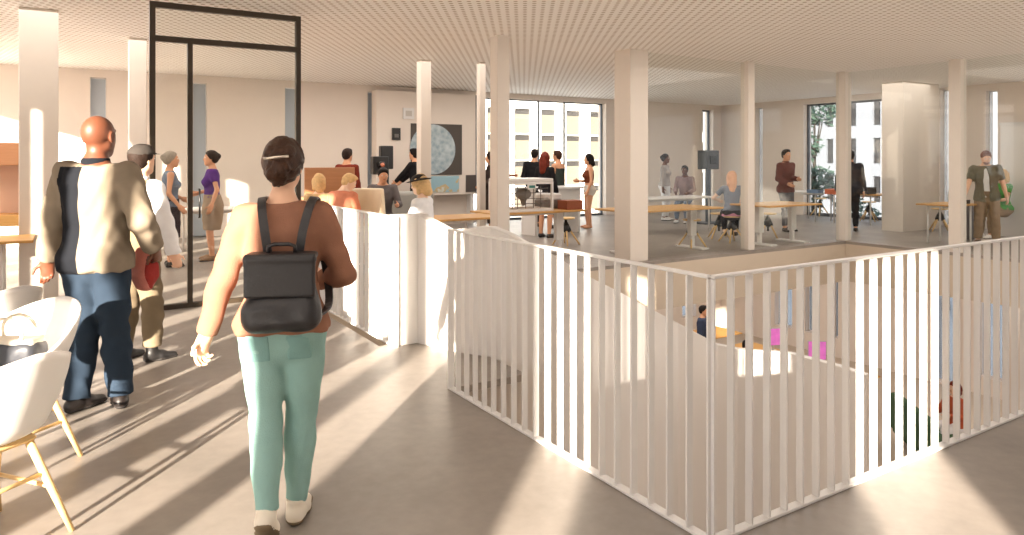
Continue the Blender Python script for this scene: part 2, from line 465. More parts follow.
    def face(s, lip=(150,80,70)):
        for q in (-1, 1):
            f = Field(.0045); f.ell(s.hp(q*.029,.079,.012), (.0125,.0125,.0125), k=0)
            def mi(C, c=s.hp(q*.029,.0915,.012)*s.S): return (np.linalg.norm(C-c, axis=1) < .007*s.S)
            s.child('eye', f, [mat('eye_white', (225,220,212), .3), mat('iris', (38,26,20), .3)], midx=mi)
        f = Field(.005); f.ell(s.hp(0,.092,-.05), (.021,.0095,.0065), s.Hd, k=0); s.child('lips', f, mat('lips_%d' % lip[0], lip, .4))
        return s
    def top(s, name, m, sleeve=2., off=.014, hem=-.02, amp=.004, ease=0, neck=None, collar=None, midx=None, straps=False, seed=1, h=None, openf=False):
        """sleeve: 0 none, 1 to the elbow, 2 to the wrist. hem along the spine. """
        f = Field(h or s.h); o = off; rows = [(z, max(rx+o, ease), ry+o, yo) for z, rx, ry, yo in s.rows]
        ncut = neck if neck is not None else s.rows[-2][0]+.035
        f.loft(s.P0, s.U, s.Xs, rows, k=.03)
        B = 1.
        for i in (0, 1):
            sgn = (-1, 1)[i]; t = (.86 if s.sex == 'f' else 1)
            f.ell(s.P0+s.Xp*sgn*.075-np.cross(s.U, s.Xp)*.065+s.U*(-.03), (.085+o,.075+o,.085+o), k=.04)
            if s.sex == 'f': f.ell(s.P0+s.U*.31+s.Xs*sgn*.07+s.Ys*.085, (.055+o,.05+o,.055+o), k=.03)
            q = s.P0+s.U*(s.rows[-2][0]-.005)
            if sleeve > 0 or not straps:
                f.seg(q+s.Xs*sgn*.05, s.sh[i]-s.U*.005 - (0 if sleeve > 0 else 1)*s.Xs*sgn*.03, [.05+o, (.047 if t == 1 else .042)*s.B+o], k=.04)
        f.cut(s.P0+s.U*hem, -s.U)
        if not straps: f.cut(s.P0+s.U*ncut, s.U)
        else:
            f.cut(s.P0+s.U*.36, s.U) if straps == 'tube' else f.cut(s.P0+s.U*.43, s.U)
        if hem < .02:
            for i in (0, 1): f.seg(s.hipj[i], s.hipj[i]+(s.kn[i]-s.hipj[i])*.3, [.09*s.B+o, .088*s.B+o], k=.05)
        f.trim()
        if sleeve > 0:
            for i in (0, 1):
                t = (.86 if s.sex == 'f' else 1)*s.B; a, e, w = s.sh[i], s.el[i], s.wr[i]
                e1 = a+(e-a)*min(sleeve, 1)
                f.seg(a, e1, [.052*t+o, .05*t+o, .046*t+o, .044*t+o], k=.025, cut1=sleeve < 1)
                if sleeve > 1:
                    w1 = e+(w-e)*min(sleeve-1, 1.05); f.seg(e, w1, [.043*t+o, .044*t+o, .038*t+o, .033*t+o*.9], k=.02, cut1=True)
        if openf: f.ell(s.P0+s.U*.2+s.Ys*.16, (.045,.12,.42), np.stack([s.Xs, s.Ys, s.U], 1), k=.01, sign=-1)
        f.disp = folds(amp, seed)
        ob = s.child(name, f, m, midx=midx)
        if collar:
            g = Field(min(s.h, .009)); c = s.nb+s.U*.01
            rr = .062 if s.sex == 'f' else .072
            g.loft(c, s.U, s.Xs, [(-.05, rr+.022, rr+.016, 0), (.0, rr+.008, rr+.004, 0), (.035, rr+.002, rr, .0)], k=0, cut0=-.05, cut1=.03)
            k_ = s.child('collar', g, collar)
            k_.parent = ob
        return ob
    def legs(s, name, m, off=.014, waist=.09, hemt=1.95, flare=0, amp=.005, seed=3, h=None, midx=None):
        f = Field(h or s.h); o = off
        rows = [(z, rx+o*.8, ry+o*.8, yo) for z, rx, ry, yo in s.rows[:4]]
        f.loft(s.P0, s.U, s.Xp, rows, k=.03, cut1=waist)
        for i in (0, 1):
            sgn = (-1, 1)[i]
            f.ell(s.P0+s.Xp*sgn*.075-np.cross(s.U, s.Xp)*.065+s.U*(-.03), (.085+o,.075+o*.8,.085+o), k=.03)
            hj, kn, an = s.hipj[i], s.kn[i], s.an[i]
            if hemt <= 1:
                k1 = hj+(kn-hj)*hemt; t = (1.02 if s.sex == 'f' else 1)*s.B; f.seg(hj, k1, [.09*t+o, .085*t+o, .074*t+o*1.3, .072*t+o*1.2], k=.03, cut1=True)
            else:
                t = (1.02 if s.sex == 'f' else 1)*s.B; f.seg(hj, kn, [.09*t+o, .084*t+o, .071*t+o, .056*t+o], k=.03)
                k1 = kn+(an-kn)*(hemt-1); f.seg(kn, k1, [.055*t+o, .058*t+o+flare*.3, .047*t+o+flare*.6, .0365*t+o+flare], k=.02, cut1=True)
        f.disp = folds(amp, seed)
        return s.child(name, f, m, midx=midx)
    def skirt(s, name, m, z1=-.45, w1=.19, d1=.14, waist=.1, off=.022):
        f = Field(s.h); rows = [(z1, w1, d1, 0), (z1*.5, max(.19, w1), .155, -.01), (-.06, .205, .16, -.016)] + [(z, rx+off, ry+off, yo) for z, rx, ry, yo in s.rows[1:4]]
        f.loft(s.P0, s.U, s.Xp, rows, k=0, cut0=z1+.01, cut1=waist); f.disp = folds(.003, 2)
        return s.child(name, f, m)
    def shoes(s, m, sole=None, boot=0, heel=0, h=None):
        sole = sole or mat('rubber_dark', (40,36,34), .7)
        for i in (0, 1):
            R = s.fd[i]; an = s.an[i]; X = R@V3(1,0,0)
            f = Field(h or min(s.h, .009))
            f.seg(an+R@V3(0,-.035,-.045), an+R@V3(0,.07,-.045), [.039,.04], k=.02, side=X, fl=1.05)
            f.seg(an+R@V3(0,.06,-.052), an+R@V3(0,.165,-.062), [.039,.026], k=.02, side=X, fl=1.3)
            f.seg(an+R@V3(0,.0,-.04), an+R@V3(0,-.01,.0+boot), [.042,.045 if boot else .041], k=.02, cut1=True)
            f.cut(an+R@V3(0,0,-.074), R@V3(0,0,-1))
            o = s.child('shoe', f, m)
            g = Field(h or min(s.h, .009)); g.seg(an+R@V3(0,-.035,-.045), an+R@V3(0,.07,-.05), [.043,.043], k=.02, side=X, fl=1.05); g.seg(an+R@V3(0,.06,-.05), an+R@V3(0,.17,-.055), [.043,.032], k=.02, side=X, fl=1.3)
            g.cut(an+R@V3(0,0,-.085), R@V3(0,0,-1)); g.cut(an+R@V3(0,0,-.062), R@V3(0,0,1))
            q = s.child('sole', g, sole); q.parent = o
        return s
    def hair(s, style, m, extra=None):
        F_ = Field(min(s.h, .009)); f = HeadScale(F_, s.hs); R = s.Hd
        def cap(g=.012, front=.055, low=-.045):
            f.ell(s.hp(0,-.018,.028), (.076+g, .094+g, .09+g), R, k=.01)
            f.cut(s.hp(0, front, .045), R@V3(0, .8, -.55)) if low > -.5 else None
        if style == 'short':
            cap(.012); f.ell(s.hp(0,-.05,-.03), (.068,.06,.06), R, k=.02); f.ell(s.hp(0,.03,.09), (.062,.06,.035), R, k=.02)
            f.disp = folds(.003, 5)
        elif style == 'fringe':
            f.ell(s.hp(0,-.014,.0), (.0775,.0965,.085), R, k=0); f.ell(s.hp(0,-.06,.055), (.055,.06,.06), R, k=.02, sign=-1); f.cut(s.hp(0,-.0,-.012), R@V3(0,-.25,1)); f.cut(s.hp(0,.02,0), R@V3(0,1,0)); f.cut(s.hp(0,0,-.062), R@V3(0,0,-1))
        elif style in ('bun', 'updo'):
            cap(.014); f.ell(s.hp(0,-.055,-.02), (.064,.06,.062), R, k=.03)
            if style == 'bun': f.ell(s.hp(0,-.115,.03), (.045,.04,.045), R, k=.012)
            else:
                f.seg(s.hp(-.03,-.09,.055), s.hp(.02,-.125,-.01), [.03,.032], k=.012); f.seg(s.hp(.035,-.09,.05), s.hp(-.022,-.12,-.03), [.028,.03], k=.008)
                f.seg(s.hp(.02,-.12,-.01), s.hp(.012,-.1,-.065), [.03,.02], k=.01); f.seg(s.hp(-.02,-.115,-.03), s.hp(-.01,-.09,-.075), [.028,.018], k=.01)
                c_ = s.hc
                f.disp = lambda P: .0038*np.sin(150*((P-c_)@R[:,0])*np.sign((P-c_)@R[:,0])+90*((P-c_)@R[:,2])+4*np.sin(40*((P-c_)@R[:,1])))
                return s.child('hair', F_, m)
            f.disp = folds(.003, 4)
        elif style in ('long', 'bob'):
            L = {'long': -.27, 'bob': -.11}[style]
            cap(.016); F_.cuts = []
            f.seg(s.hp(0,-.05,.0), s.hp(0,-.105,L), [.085,.085,.06], k=.03, side=R@V3(1,0,0), fl=1.1)
            for q in (-1, 1): f.seg(s.hp(q*.07,-.01,.04), s.hp(q*.078,-.015,max(L,-.16)), [.026,.028,.02], k=.02)
            f.ell(s.hp(0,.09,-.02), (.06,.06,.085), R, k=.012, sign=-1)
            f.disp = folds(.006, 6)
        s.child('hair', F_, m)
        return s
    def hat(s, kind, m):
        f = Field(min(s.h, .009)); R = s.Hd
        f.ell(s.hp(0,-.012,.045), (.092,.112,.085), R, k=0); f.cut(s.hp(0,0,.04), R@V3(0,.05,-1))
        if kind == 'cap': f.ell(s.hp(0,.1,.045), (.07,.075,.01), R, k=.008)
        if kind == 'brim': f.ell(s.hp(0,-.005,.048), (.165,.18,.011), R, k=.012)
        if kind == 'beret': f.ell(s.hp(.01,-.02,.085), (.11,.125,.042), R, k=.02)
        g = Field(f.h)
        o = s.child('hat' if kind == 'brim' else 'cap', f, m); return o

def patch(p, name, m, c, hs, off, kind='legs'):
    """a pocket or band: the trouser surface lifted a little inside a box"""
    f = Field(p.h); o = off; rows = [(z, rx+o*.8, ry+o*.8, yo) for z, rx, ry, yo in p.rows[:4]]
    f.loft(p.P0, p.U, p.Xp, rows, k=.03, cut1=.2)
    for i in (0, 1):
        sgn = (-1, 1)[i]; t = (1.02 if p.sex == 'f' else 1)*p.B; hj, kn = p.hipj[i], p.kn[i]
        f.ell(p.P0+p.Xp*sgn*.075-np.cross(p.U, p.Xp)*.065+p.U*(-.03), (.085+o,.075+o*.8,.085+o), k=.03)
        f.seg(hj, kn, [.09*t+o, .084*t+o, .071*t+o, .056*t+o], k=.03)
    c = p.P0+p.Xp*c[0]+np.cross(p.U, p.Xp)*c[1]+p.U*c[2]
    def box(P):
        q = P-c; a = np.abs(np.stack([q@p.Xp, q@np.cross(p.U, p.Xp), q@p.U], -1))-np.array(hs); return a.max(-1)
    f.cuts.append(box); return p.child(name, f, m)
# ---------------------------------------------------------------- materials of the place
M_floor = bpy.data.materials.new('polished_concrete'); M_floor.use_nodes = True
def _floor():
    nt = M_floor.node_tree; b = nt.nodes['Principled BSDF']; L = nt.links.new
    tc = nt.nodes.new('ShaderNodeTexCoord')
    n1 = nt.nodes.new('ShaderNodeTexNoise'); n1.inputs['Scale'].default_value = 1.1; n1.inputs['Detail'].default_value = 8; n1.inputs['Roughness'].default_value = .62
    n2 = nt.nodes.new('ShaderNodeTexNoise'); n2.inputs['Scale'].default_value = 14; n2.inputs['Detail'].default_value = 6
    ad = nt.nodes.new('ShaderNodeMath'); ad.operation = 'MULTIPLY_ADD'; ad.inputs[1].default_value = .35
    L(tc.outputs['Object'], n1.inputs['Vector']); L(tc.outputs['Object'], n2.inputs['Vector'])
    L(n2.outputs['Fac'], ad.inputs[0]); L(n1.outputs['Fac'], ad.inputs[2])
    r = nt.nodes.new('ShaderNodeValToRGB'); r.color_ramp.elements[0].position = .45; r.color_ramp.elements[1].position = .9
    r.color_ramp.elements[0].color = (*srgb((124,117,110)), 1); r.color_ramp.elements[1].color = (*srgb((150,141,133)), 1)
    L(ad.outputs[0], r.inputs[0]); L(r.outputs[0], b.inputs['Base Color'])
    b.inputs['Roughness'].default_value = .42; b.inputs['Specular IOR Level'].default_value = .45
_floor()
M_ceil = bpy.data.materials.new('perforated_ceiling'); M_ceil.use_nodes = True
def _ceil(p=.1, rad=.24):
    nt = M_ceil.node_tree; b = nt.nodes['Principled BSDF']; L = nt.links.new
    tc = nt.nodes.new('ShaderNodeTexCoord'); mp = nt.nodes.new('ShaderNodeMapping'); mp.inputs['Rotation'].default_value = (0,0,math.radians(33.2)); mp.inputs['Scale'].default_value = (1/p,1/p,1)
    fr = nt.nodes.new('ShaderNodeVectorMath'); fr.operation = 'FRACTION'
    sb = nt.nodes.new('ShaderNodeVectorMath'); sb.operation = 'SUBTRACT'; sb.inputs[1].default_value = (.5,.5,0)
    mu = nt.nodes.new('ShaderNodeVectorMath'); mu.operation = 'MULTIPLY'; mu.inputs[1].default_value = (1,1,0)
    ln = nt.nodes.new('ShaderNodeVectorMath'); ln.operation = 'LENGTH'
    lt = nt.nodes.new('ShaderNodeMapRange'); lt.inputs[1].default_value = rad-.05; lt.inputs[2].default_value = rad+.05
    mx = nt.nodes.new('ShaderNodeMix'); mx.data_type = 'RGBA'; mx.inputs[6].default_value = (*srgb((182,168,154)), 1); mx.inputs[7].default_value = (*srgb((250,247,243)), 1)
    L(tc.outputs['Object'], mp.inputs[0]); L(mp.outputs[0], fr.inputs[0]); L(fr.outputs[0], sb.inputs[0]); L(sb.outputs[0], mu.inputs[0]); L(mu.outputs[0], ln.inputs[0])
    L(ln.outputs['Value'], lt.inputs[0]); L(lt.outputs[0], mx.inputs[0]); L(mx.outputs[2], b.inputs['Base Color']); b.inputs['Roughness'].default_value = .8
_ceil()
M_wall = mat('white_plaster', (220,209,198), .85, noise=.03, nscale=3)
M_fascia = mat('slab_edge_plaster', (196,182,164), .85, noise=.03, nscale=4)
M_col = mat('column_plaster', (212,203,193), .8, noise=.02)
M_rail = mat('white_powder_coated_steel', (217,215,213), .4)
M_carpet = mat('beige_floor_lower', (186,172,156), .8, noise=.08, nscale=20)
M_black = mat('black_steel', (16,14,13), .35)
M_dark = mat('dark_frame', (74,80,88), .5)
M_wht = mat('white_lacquer', (216,213,210), .35)
M_glass = glass_mat()
M_oak = wood('oak_board', (206,160,92), (176,128,66))
M_brown = wood('brown_board', (186,134,94), (166,114,76), 2.)
M_ply = wood('pale_plywood', (222,186,134), (204,164,110), 2)
M_ash = wood('ash_legs', (226,194,138), (210,172,112), 4)

CH = 3.25; LZ = -3.75; FD = .76     # ceiling height, lower floor, slab depth
U0, U1, V0, V1 = -5.8, 15.3, -5.6, 13.4
VU, VV = 10.4, 6.05                 # the floor opening runs from (0,0) to (VU,VV)

# floor with the opening: four slabs in one mesh
m = MB()
def slab(poly_boxes, z0, z1, m):
    for a, b in poly_boxes: m.box((*a, z0), (*b, z1), 0)
FB = [((U0-.3, V0-.3), (0, V1+.3)), ((0, V0-.3), (VU, 0)), ((0, VV), (VU, V1+.3)), ((VU, V0-.3), (U1+.3, V1+.3)), ((0, 2.31), (.62, 3.62))]
slab(FB, -.05, 0, m); struct(m.build('floor', M_floor))
m = MB(); slab(FB[:4], -FD, -.05, m); struct(m.build('trim_1', M_fascia))
m = MB().box((U0-.3, V0-.3, LZ-.1), (U1+.3, V1+.3, LZ)); struct(m.build('floor_lower', M_carpet))
# ceiling: solid over the room, open skylight above the entrance corner behind
m = MB(); SK = [(-.6, 2.2), (4.6, -.8)]
m.box((U0-.3, V0-.3, CH), (U1+.3, V1+.3, CH+.3))
struct(m.build('ceiling', M_ceil))

def holes_wall(name, axis, pos, th, a0, a1, z0, z1, openings, mat_, zt=None):
    """wall along one axis with openings (s0, s1, zb, zt)"""
    m = MB(); cur = a0
    def bx(s0, s1, za, zb):
        if s1-s0 < 1e-4 or zb-za < 1e-4: return
        if axis == 'u': m.box((s0, pos, za), (s1, pos+th, zb))
        else: m.box((pos, s0, za), (pos+th, s1, zb))
    for s0, s1, zb, zt_ in sorted(openings):
        bx(cur, s0, z0, z1); bx(s0, s1, z0, zb); bx(s0, s1, zt_, z1); cur = s1
    bx(cur, a1, z0, z1)
    return struct(m.build(name, mat_))
WH = 3.1
slots = [-5.27, -3.48, -1.68, .09, 1.9, 3.75]
ob = [(c-.13, c+.13, 0.0, WH) for c in slots] + [(6.3, 10.62, 0.0, 3.12), (14.45, 14.95, 0, WH)]
holes_wall('wall_back', 'u', V1, .35, U0-.3, U1+.65, 0, CH, ob, M_wall)
orr = [(5.56, 5.8, 0, WH), (6.5, 6.78, 0, 3.2), (-5.2,-2.2,0,3.1), (-2,1.2,0,3.1), (8.2, 10.45, 0, WH), (11.82, 12.08, 0, WH)]  # the two widest, unseen openings are added to let in fill light
holes_wall('wall_right', 'v', U1, .35, V0-.3, V1, 0, CH, orr, M_wall)
# the storey below
lb = [(a, a+w, LZ+.5, -.85) for a, w in ((1.5,.6),(3.6,.6),(5.6,.9),(7.7,.6),(9.4,1.0),(11.9,.5),(13.6,.6))]
holes_wall('wall_back_lower', 'u', V1, .35, U0-.3, U1+.65, LZ, -.0, lb, M_wall)
lr = [(6.4,6.92,LZ+.05,-.85),(5.46,5.96,LZ+.4,-.85),(8.73,8.86,LZ+.5,-.85),(9.4,9.58,LZ+.5,-.85),(10.09,10.4,LZ+.5,-.85),(10.82,11.4,LZ+.5,-.85)]
lr_ = [(a, a+w, LZ+.55, -.85) for a, w in ((2.35,.95),(3.95,.5),(7.6,.25),(8.55,.3),(9.4,.35),(10.1,.9),(12.1,.5))]
holes_wall('wall_right_lower', 'v', U1, .35, V0-.3, V1, LZ, 0, lr, M_wall)
# unseen walls behind the camera, openings shaped to cast the sun streaks
HW = CH
wl = [(-4.88,-4.42),(-3.14,-2.6),(-2.33,-1.66),(-1.36,-.98),(-.8,-.42),(-.14,.34),(.62,.74),(1.0,1.45),(1.9,2.3),(2.75,3.15),(4.16,4.28),(4.81,4.95),(5.6,5.9),(6.75,7.15),(8.0,8.3),(9.3,13.0)]
holes_wall('unseen_wall_left', 'v', U0-.06, .06, V0-.3, V1, 0, HW, [(a, b, 0, 3.15) for a, b in wl], M_wall)
wf = [(5.6,8.4),(8.6,11.4),(11.6,15)]  # wide unseen openings added to let in sky fill
holes_wall('unseen_wall_front', 'u', V0-.06, .06, U0-.3, U1+.65, 0, HW, [(-4.8,-4.0,0,2.85)]+[(a, b, 0, 3.15) for a, b in wf], M_wall)
holes_wall('wall_left_lower', 'v', U0-.3, .3, V0-.3, V1, LZ, 0, [], M_wall)
holes_wall('wall_front_lower', 'u', V0-.3, .3, U0-.3, U1+.65, LZ, 0, [], M_wall)
# windows: frames and panes in the outer walls
nw = 0
M_tint = glass_mat('dimming_tint_glass', (.72,.745,.78), .6); M_tint2 = glass_mat('grey_blue_dimming_glass', (.54,.58,.63), .5)  # both tints are added to dim the glaring view through the panes
def window(axis, s0, s1, z0, z1, mull=(), fw=.05, col=None, gl=None):
    global nw; nw += 1
    m = MB(); g = MB(); d = .06
    def bx(M, a, b, za, zb, dd=d, off=.16):
        if axis == 'u': M.box((a, V1+off, za), (b, V1+off+dd, zb))
        else: M.box((U1+off, a, za), (U1+off+dd, b, zb))
    bx(m, s0, s0+fw, z0, z1); bx(m, s1-fw, s1, z0, z1); bx(m, s0, s1, z0, z0+fw*1.6); bx(m, s0, s1, z1-fw, z1)
    for q in mull: bx(m, q-fw/2, q+fw/2, z0, z1)
    bx(g, s0, s1, z0, z1, .01, .185)
    o = struct(m.build('window_%d' % nw, col or M_dark)); gg = g.build('window_pane', gl or M_glass, o)
M_bl = mat('grey_blue_recess_tone', (176,186,196), .8)  # bluish skylit tone of the window recesses, put into an opaque panel
for c in slots:
    window('u', c-.13, c+.13, 0, WH, fw=.015, col=M_wht); MB().box((c-.12, V1+.12, .02), (c+.12, V1+.13, WH-.02)).build('recess_tone_panel', M_bl, bpy.data.objects['window_%d' % nw])
window('u', 6.3, 10.62, 0, 3.12, (8.45, 9.3), .03); window('u', 14.45, 14.95, 0, WH)
for a, b, z0, z1 in orr: window('v', a, b, z0, z1, (), .05 if b-a > 1 else .02, None if b-a > 1 else M_wht, M_tint)  # the two widest windows stand in the added, unseen openings
for a, b, z0, z1 in lr: window('v', a, b, z0, z1, (), .02, M_wht, M_tint2)
for a, b, z0, z1 in lb: window('u', a, b, z0, z1, (), .02, M_wht, M_tint2)

# columns on the edge of the opening and in the room
def column(u, v, a, b=None, z0=0, z1=CH, label='', name='column'):
    b = b or a; o = MB().bbox((u-a/2, v-b/2, z0), (u+a/2, v+b/2, z1), .012, 0, 2).build(name, M_col)
    return struct(o)
column(2.82, 6.3, .2); column(5.22, 6.32, .37); column(7.78, 6.2, .17); column(10.52, 6.17, .2)
column(2.95, 9.0, .19); column(3.9, 8.7, .12); column(10.52, 4.1, .2); column(10.52, .6, .2); column(10.52, -2.4, .2)
column(-1.36, 9.2, .22); column(-2.47, 7.62, .37, .3); column(-3.6, 11.0, .25)
struct(MB().box((13.03, 6.4, 0), (14.5, 6.87, CH)).build('wall_core', M_col))
for u in (2.8, 5.2, 7.8): column(u, 9.6, .3, z0=LZ, z1=-FD)
for v in (1, 4.1): column(12.6, v, .3, z0=LZ, z1=-FD)

# glazing round the far sides of the opening
def pane(name, a, b, lab, z0=.02, z1=CH-.02):
    m = MB(); dx, dy = b[0]-a[0], b[1]-a[1]; l = math.hypot(dx, dy); px, py = -dy/l*.006, dx/l*.006
    m.prism([(a[0]-px, a[1]-py), (b[0]-px, b[1]-py), (b[0]+px, b[1]+py), (a[0]+px, a[1]+py)], z0, z1)
    return m.build(name, M_glass)
for i, (a, b, l) in enumerate([((5.42,6.2),(7.69,6.2),'clear glass pane between the broad column and the thin post'), ((7.87,6.2),(10.41,6.2),'clear glass pane left of the corner column of the opening'),
                ((10.5,6.06),(10.5,4.21),'clear glass pane between the corner column and its right neighbour'), ((10.5,3.99),(10.5,.7),'clear glass pane at the far right, before the leaning man')]):
    tag(pane('glass_panel', a, b, l), l, 'glass panel', 'glass panels round the far edge of the opening')

# ---------------------------------------------------------------- black framed glass portal
pu0, pu1, pv = -1.49, .06, 6.17
root = empty('glass_door_frame', (pu0, pv, 0), label='tall black steel framed glass door portal with a transom light', cat='door')
M_bronze = mat('dark_bronze_steel', (52,42,30), .42)
def pm(x0, x1, z0, z1, n, M=M_bronze, d=.03):
    o = MB().box((x0, -d, z0), (x1, d, z1)).build(n, M, root); return o
w = pu1-pu0
pm(0, .055, 0, 3.2, 'frame_post'); pm(w-.055, w, 0, 3.2, 'frame_post'); pm(.055, w-.055, 3.14, 3.2, 'head_rail'); pm(.055, w-.055, 2.79, 2.85, 'transom_bar')
pm(.36, .41, .05, 2.79, 'mullion'); pm(.055, w-.055, 0, .05, 'threshold')
for x0, x1, z0, z1, n in ((.055, w-.055, 2.85, 3.14, 'transom_pane'), (.055, .36, .05, 2.79, 'side_pane'), (.41, w-.055, .05, 2.79, 'door_pane')):
    pm(x0, x1, z0, z1, n, M_glass, .005)
o = MB().tube([(.47,-.03,.95),(.47,-.075,.95),(.47,-.075,1.25),(.47,-.03,1.25)], .01, 8).build('door_handle', M_black, root)

# ---------------------------------------------------------------- balustrades
def rail(name, a, b, n, label, cat='railing', post0=True, post1=True, hide=0):
    a = Vector((*a, 0)); b = Vector((*b, 0)); L = (b-a).length; ang = math.atan2(b.y-a.y, b.x-a.x)
    root = empty(name, a, ang, label=label, cat=cat, group='white steel balustrades round the opening')
    MB().bbox((0, -.02, 1.08), (L, .02, 1.092), .004).build('top_rail', M_rail, root)
    MB().bbox((0, -.022, .0), (L, .022, .014), .004).build('bottom_rail', M_rail, root)
    bal = MB().box((-.005, -.017, .014), (.005, .017, 1.078))
    first = None
    for i in range(n):
        x = i*L/n + .004
        if first is None: first = bal.build('baluster', M_rail, root, (x, 0, 0))
        else:
            c = first.copy(); COL.objects.link(c); c.parent = root; c.location = (x, 0, 0)
    for q, k in ((0, post0), (L, post1)):
        if k: MB().box((q-.01, -.02, 0), (q+.01, .02, 1.09)).build('end_post', M_rail, root)
    return root
rail('balustrade', (0, 0), (0, 2.31), 20, 'white fin balustrade left of the near corner, up to the stair entrance', post0=False)
rail('balustrade', (0, 0), (VU, 0), 90, 'white fin balustrade running right from the near corner', post0=False)
rail('balustrade', (.1, 3.5), (.08, 6.14), 24, 'white fin balustrade between the stair entrance and the black door frame')

# ---------------------------------------------------------------- stair walls
def curved_wall(name, pts, th, label, m_=None):
    """pts: (u, v, ztop, zbottom)"""
    n = len(pts); V = []; Fc = []
    for i, (u, v, zt, zb) in enumerate(pts):
        a = pts[max(i-1, 0)]; b = pts[min(i+1, n-1)]; d = Vector((b[0]-a[0], b[1]-a[1])).normalized(); nx, ny = -d.y*th/2, d.x*th/2
        V += [(u-nx, v-ny, zb), (u+nx, v+ny, zb), (u+nx, v+ny, zt), (u-nx, v-ny, zt)]
    for i in range(n-1):
        for k in range(4):
            j = (k+1) % 4; Fc.append((i*4+k, i*4+j, (i+1)*4+j, (i+1)*4+k))
    Fc += [(0,1,2,3), tuple((n-1)*4+k for k in (3,2,1,0))]
    o = MB().add(V, Fc).build(name, m_ or M_wht); bevel(o, .012); return o
prof = [(451,229.5,121),(470,228,123),(482,226,124),(494,226.5,125),(510,233,127),(523,240,128),(542,248.5,128),(557,259,126),(573,270,119),(592,280,106),(615,291,91),(640,304.5,79),(675,322,72),(716,343,70.5),(738,348,71),(753,349.5,72),(790,352,75),(840,365,79),(868,374,81)]
pp = []
for x, y, s in prof:
    u, v = at(x, F/s); pp.append((u, v, EYE-(y-HZ)/s, LZ))
pp = [(.36, 3.56, 1.1, LZ)] + pp
stair = curved_wall('stair_parapet', pp, .1, '')
tag(stair, 'white curved stair parapet sweeping down to the lower floor', 'stair wall')
# cheek of the stair entrance and its landing threshold
tag(MB().bbox((.1, 3.53, 0), (.42, 3.63, 1.1), .006).build('stair_cheek', M_wht), 'short white cheek wall closing the far side of the stair entrance', 'wall')
# treads going down behind the parapet
root = empty('staircase', (0, 0, 0), label='white staircase dropping from the gap in the balustrade behind the parapet', cat='stairs')
for k in range(len(pp)-6):
    i = k+2; a_ = Vector(pp[i][:2]); b_ = Vector(pp[min(i+1, len(pp)-1)][:2]); d_ = (b_-a_).normalized(); n_ = Vector((-d_.y, d_.x))
    q0 = a_+n_*.06; q1 = b_+n_*.06; q2 = b_+n_*1.1; q3 = a_+n_*1.1; zt_ = min(-.02, pp[i][2]-1.12)
    if zt_ < LZ+.1: break
    MB().prism([q0, q1, q2, q3], zt_-.1, zt_).build('tread', M_wht, root)
# ---------------------------------------------------------------- white shell armchairs
def shell_pt(a, r):
    """a 0..1 round the shell (0 and 1 = front middle), r 0..1 from the seat centre to the rim"""
    th = a*2*PI; x = math.sin(th); y = math.cos(th)      # front is +y
    back = .5-.5*y
    h = .012+.325*max(0, (back-.12)/.88)**1.15 if back > .12 else .012
    side = abs(x)
    h = h*(1-.05*side) + .03*max(0, side)**2*min(1, back*2.2)
    rr = .245*(1-.05*back)
    if r < .55:
        q = r/.55; R = rr*q; z = .44+.035*q**4 - .012*(1-q*q)
        return (x*R*1.0, y*R*.98+.02, z)
    q = (r-.55)/.45; flare = .07*math.sin(q*PI/2)
    z = .475+h*q**1.0+.0; R = rr+flare*(.35+.65*max(back, side*.8))
    return (x*R, y*R*.98+.02-.05*back*q, z)
def make_chair(loc, rz, label):
    root = empty('armchair', loc, rz, label=label, cat='chair', group='white shell armchairs with ash legs')
    m = MB(); m.grid(lambda a, r: shell_pt(a, .001+r*.999), 56, 22, 0, .012); m.build('shell', M_shell, root)
    m = MB(); m.bbox((-.15,-.13,.40), (.15,.15,.428), .02); m.build('under_frame', M_ash, root)
    tops = [(-.12,.12),(.12,.12),(-.12,-.1),(.12,-.1)]; feet = [(-.235,.235),(.235,.235),(-.225,-.225),(.225,-.225)]
    for (a, b), (c, d) in zip(tops, feet):
        MB().tube([(a,b,.42),((a+c)/2,(b+d)/2,.21),(c,d,0)], [.017,.0165,.0115], 10).build('leg', M_ash, root)
    def on(i, z): t = (.42-z)/.42; return tuple(tops[i][k]+(feet[i][k]-tops[i][k])*t for k in (0,1))+(z,)
    for i, j, z in ((0,2,.2),(1,3,.2),(2,3,.26),(0,1,.26)):
        MB().tube([on(i,z), on(j,z)], .009, 8).build('stretcher', M_ash, root)
    return root
M_shell = mat('white_moulded_shell', (232,228,224), .38)
c2 = at(-20, 2.87); c1 = at(8, 3.62)
YAW = math.atan2(.534, .845)   # camera heading measured from +v towards +u
chair_near = make_chair((*c2, 0), -YAW+math.radians(70), 'nearest white shell armchair at the lower left, seen from behind')
chair_far = make_chair((*c1, 0), -YAW+math.radians(162), 'white shell armchair behind the nearest one, facing us with a bag on it')
chair_3 = make_chair((*at(-18, 4.35), 0), -YAW+math.radians(70), 'third white shell armchair at the left edge, beside the bald man')

# handbag on the second armchair
bx, by = c1
root = empty('handbag', (bx+.02, by-.05, .46), -YAW, label='dark grey handbag with pale ring handles on the armchair seat', cat='bag')
f = Field(.008); f.rbox((0,0,.10), (.15,.075,.095), .04, k=0); f.disp = folds(.006, 3); fobj('bag_body', f, mat('bag_leather', (52,54,60), .5, bump=.2), root)
f = Field(.008); f.rbox((0,0,.19), (.14,.06,.02), .018, k=0); fobj('bag_lining', f, mat('bag_cream', (205,196,180), .7), root)
for q in (-.05, .05):
    MB().tube([(.085*math.cos(t), q, .24+.075*math.sin(t)) for t in np.linspace(-.6, PI+.6, 18)], .009, 8).build('bag_handle', mat('ivory_ring', (222,210,190), .4), root)

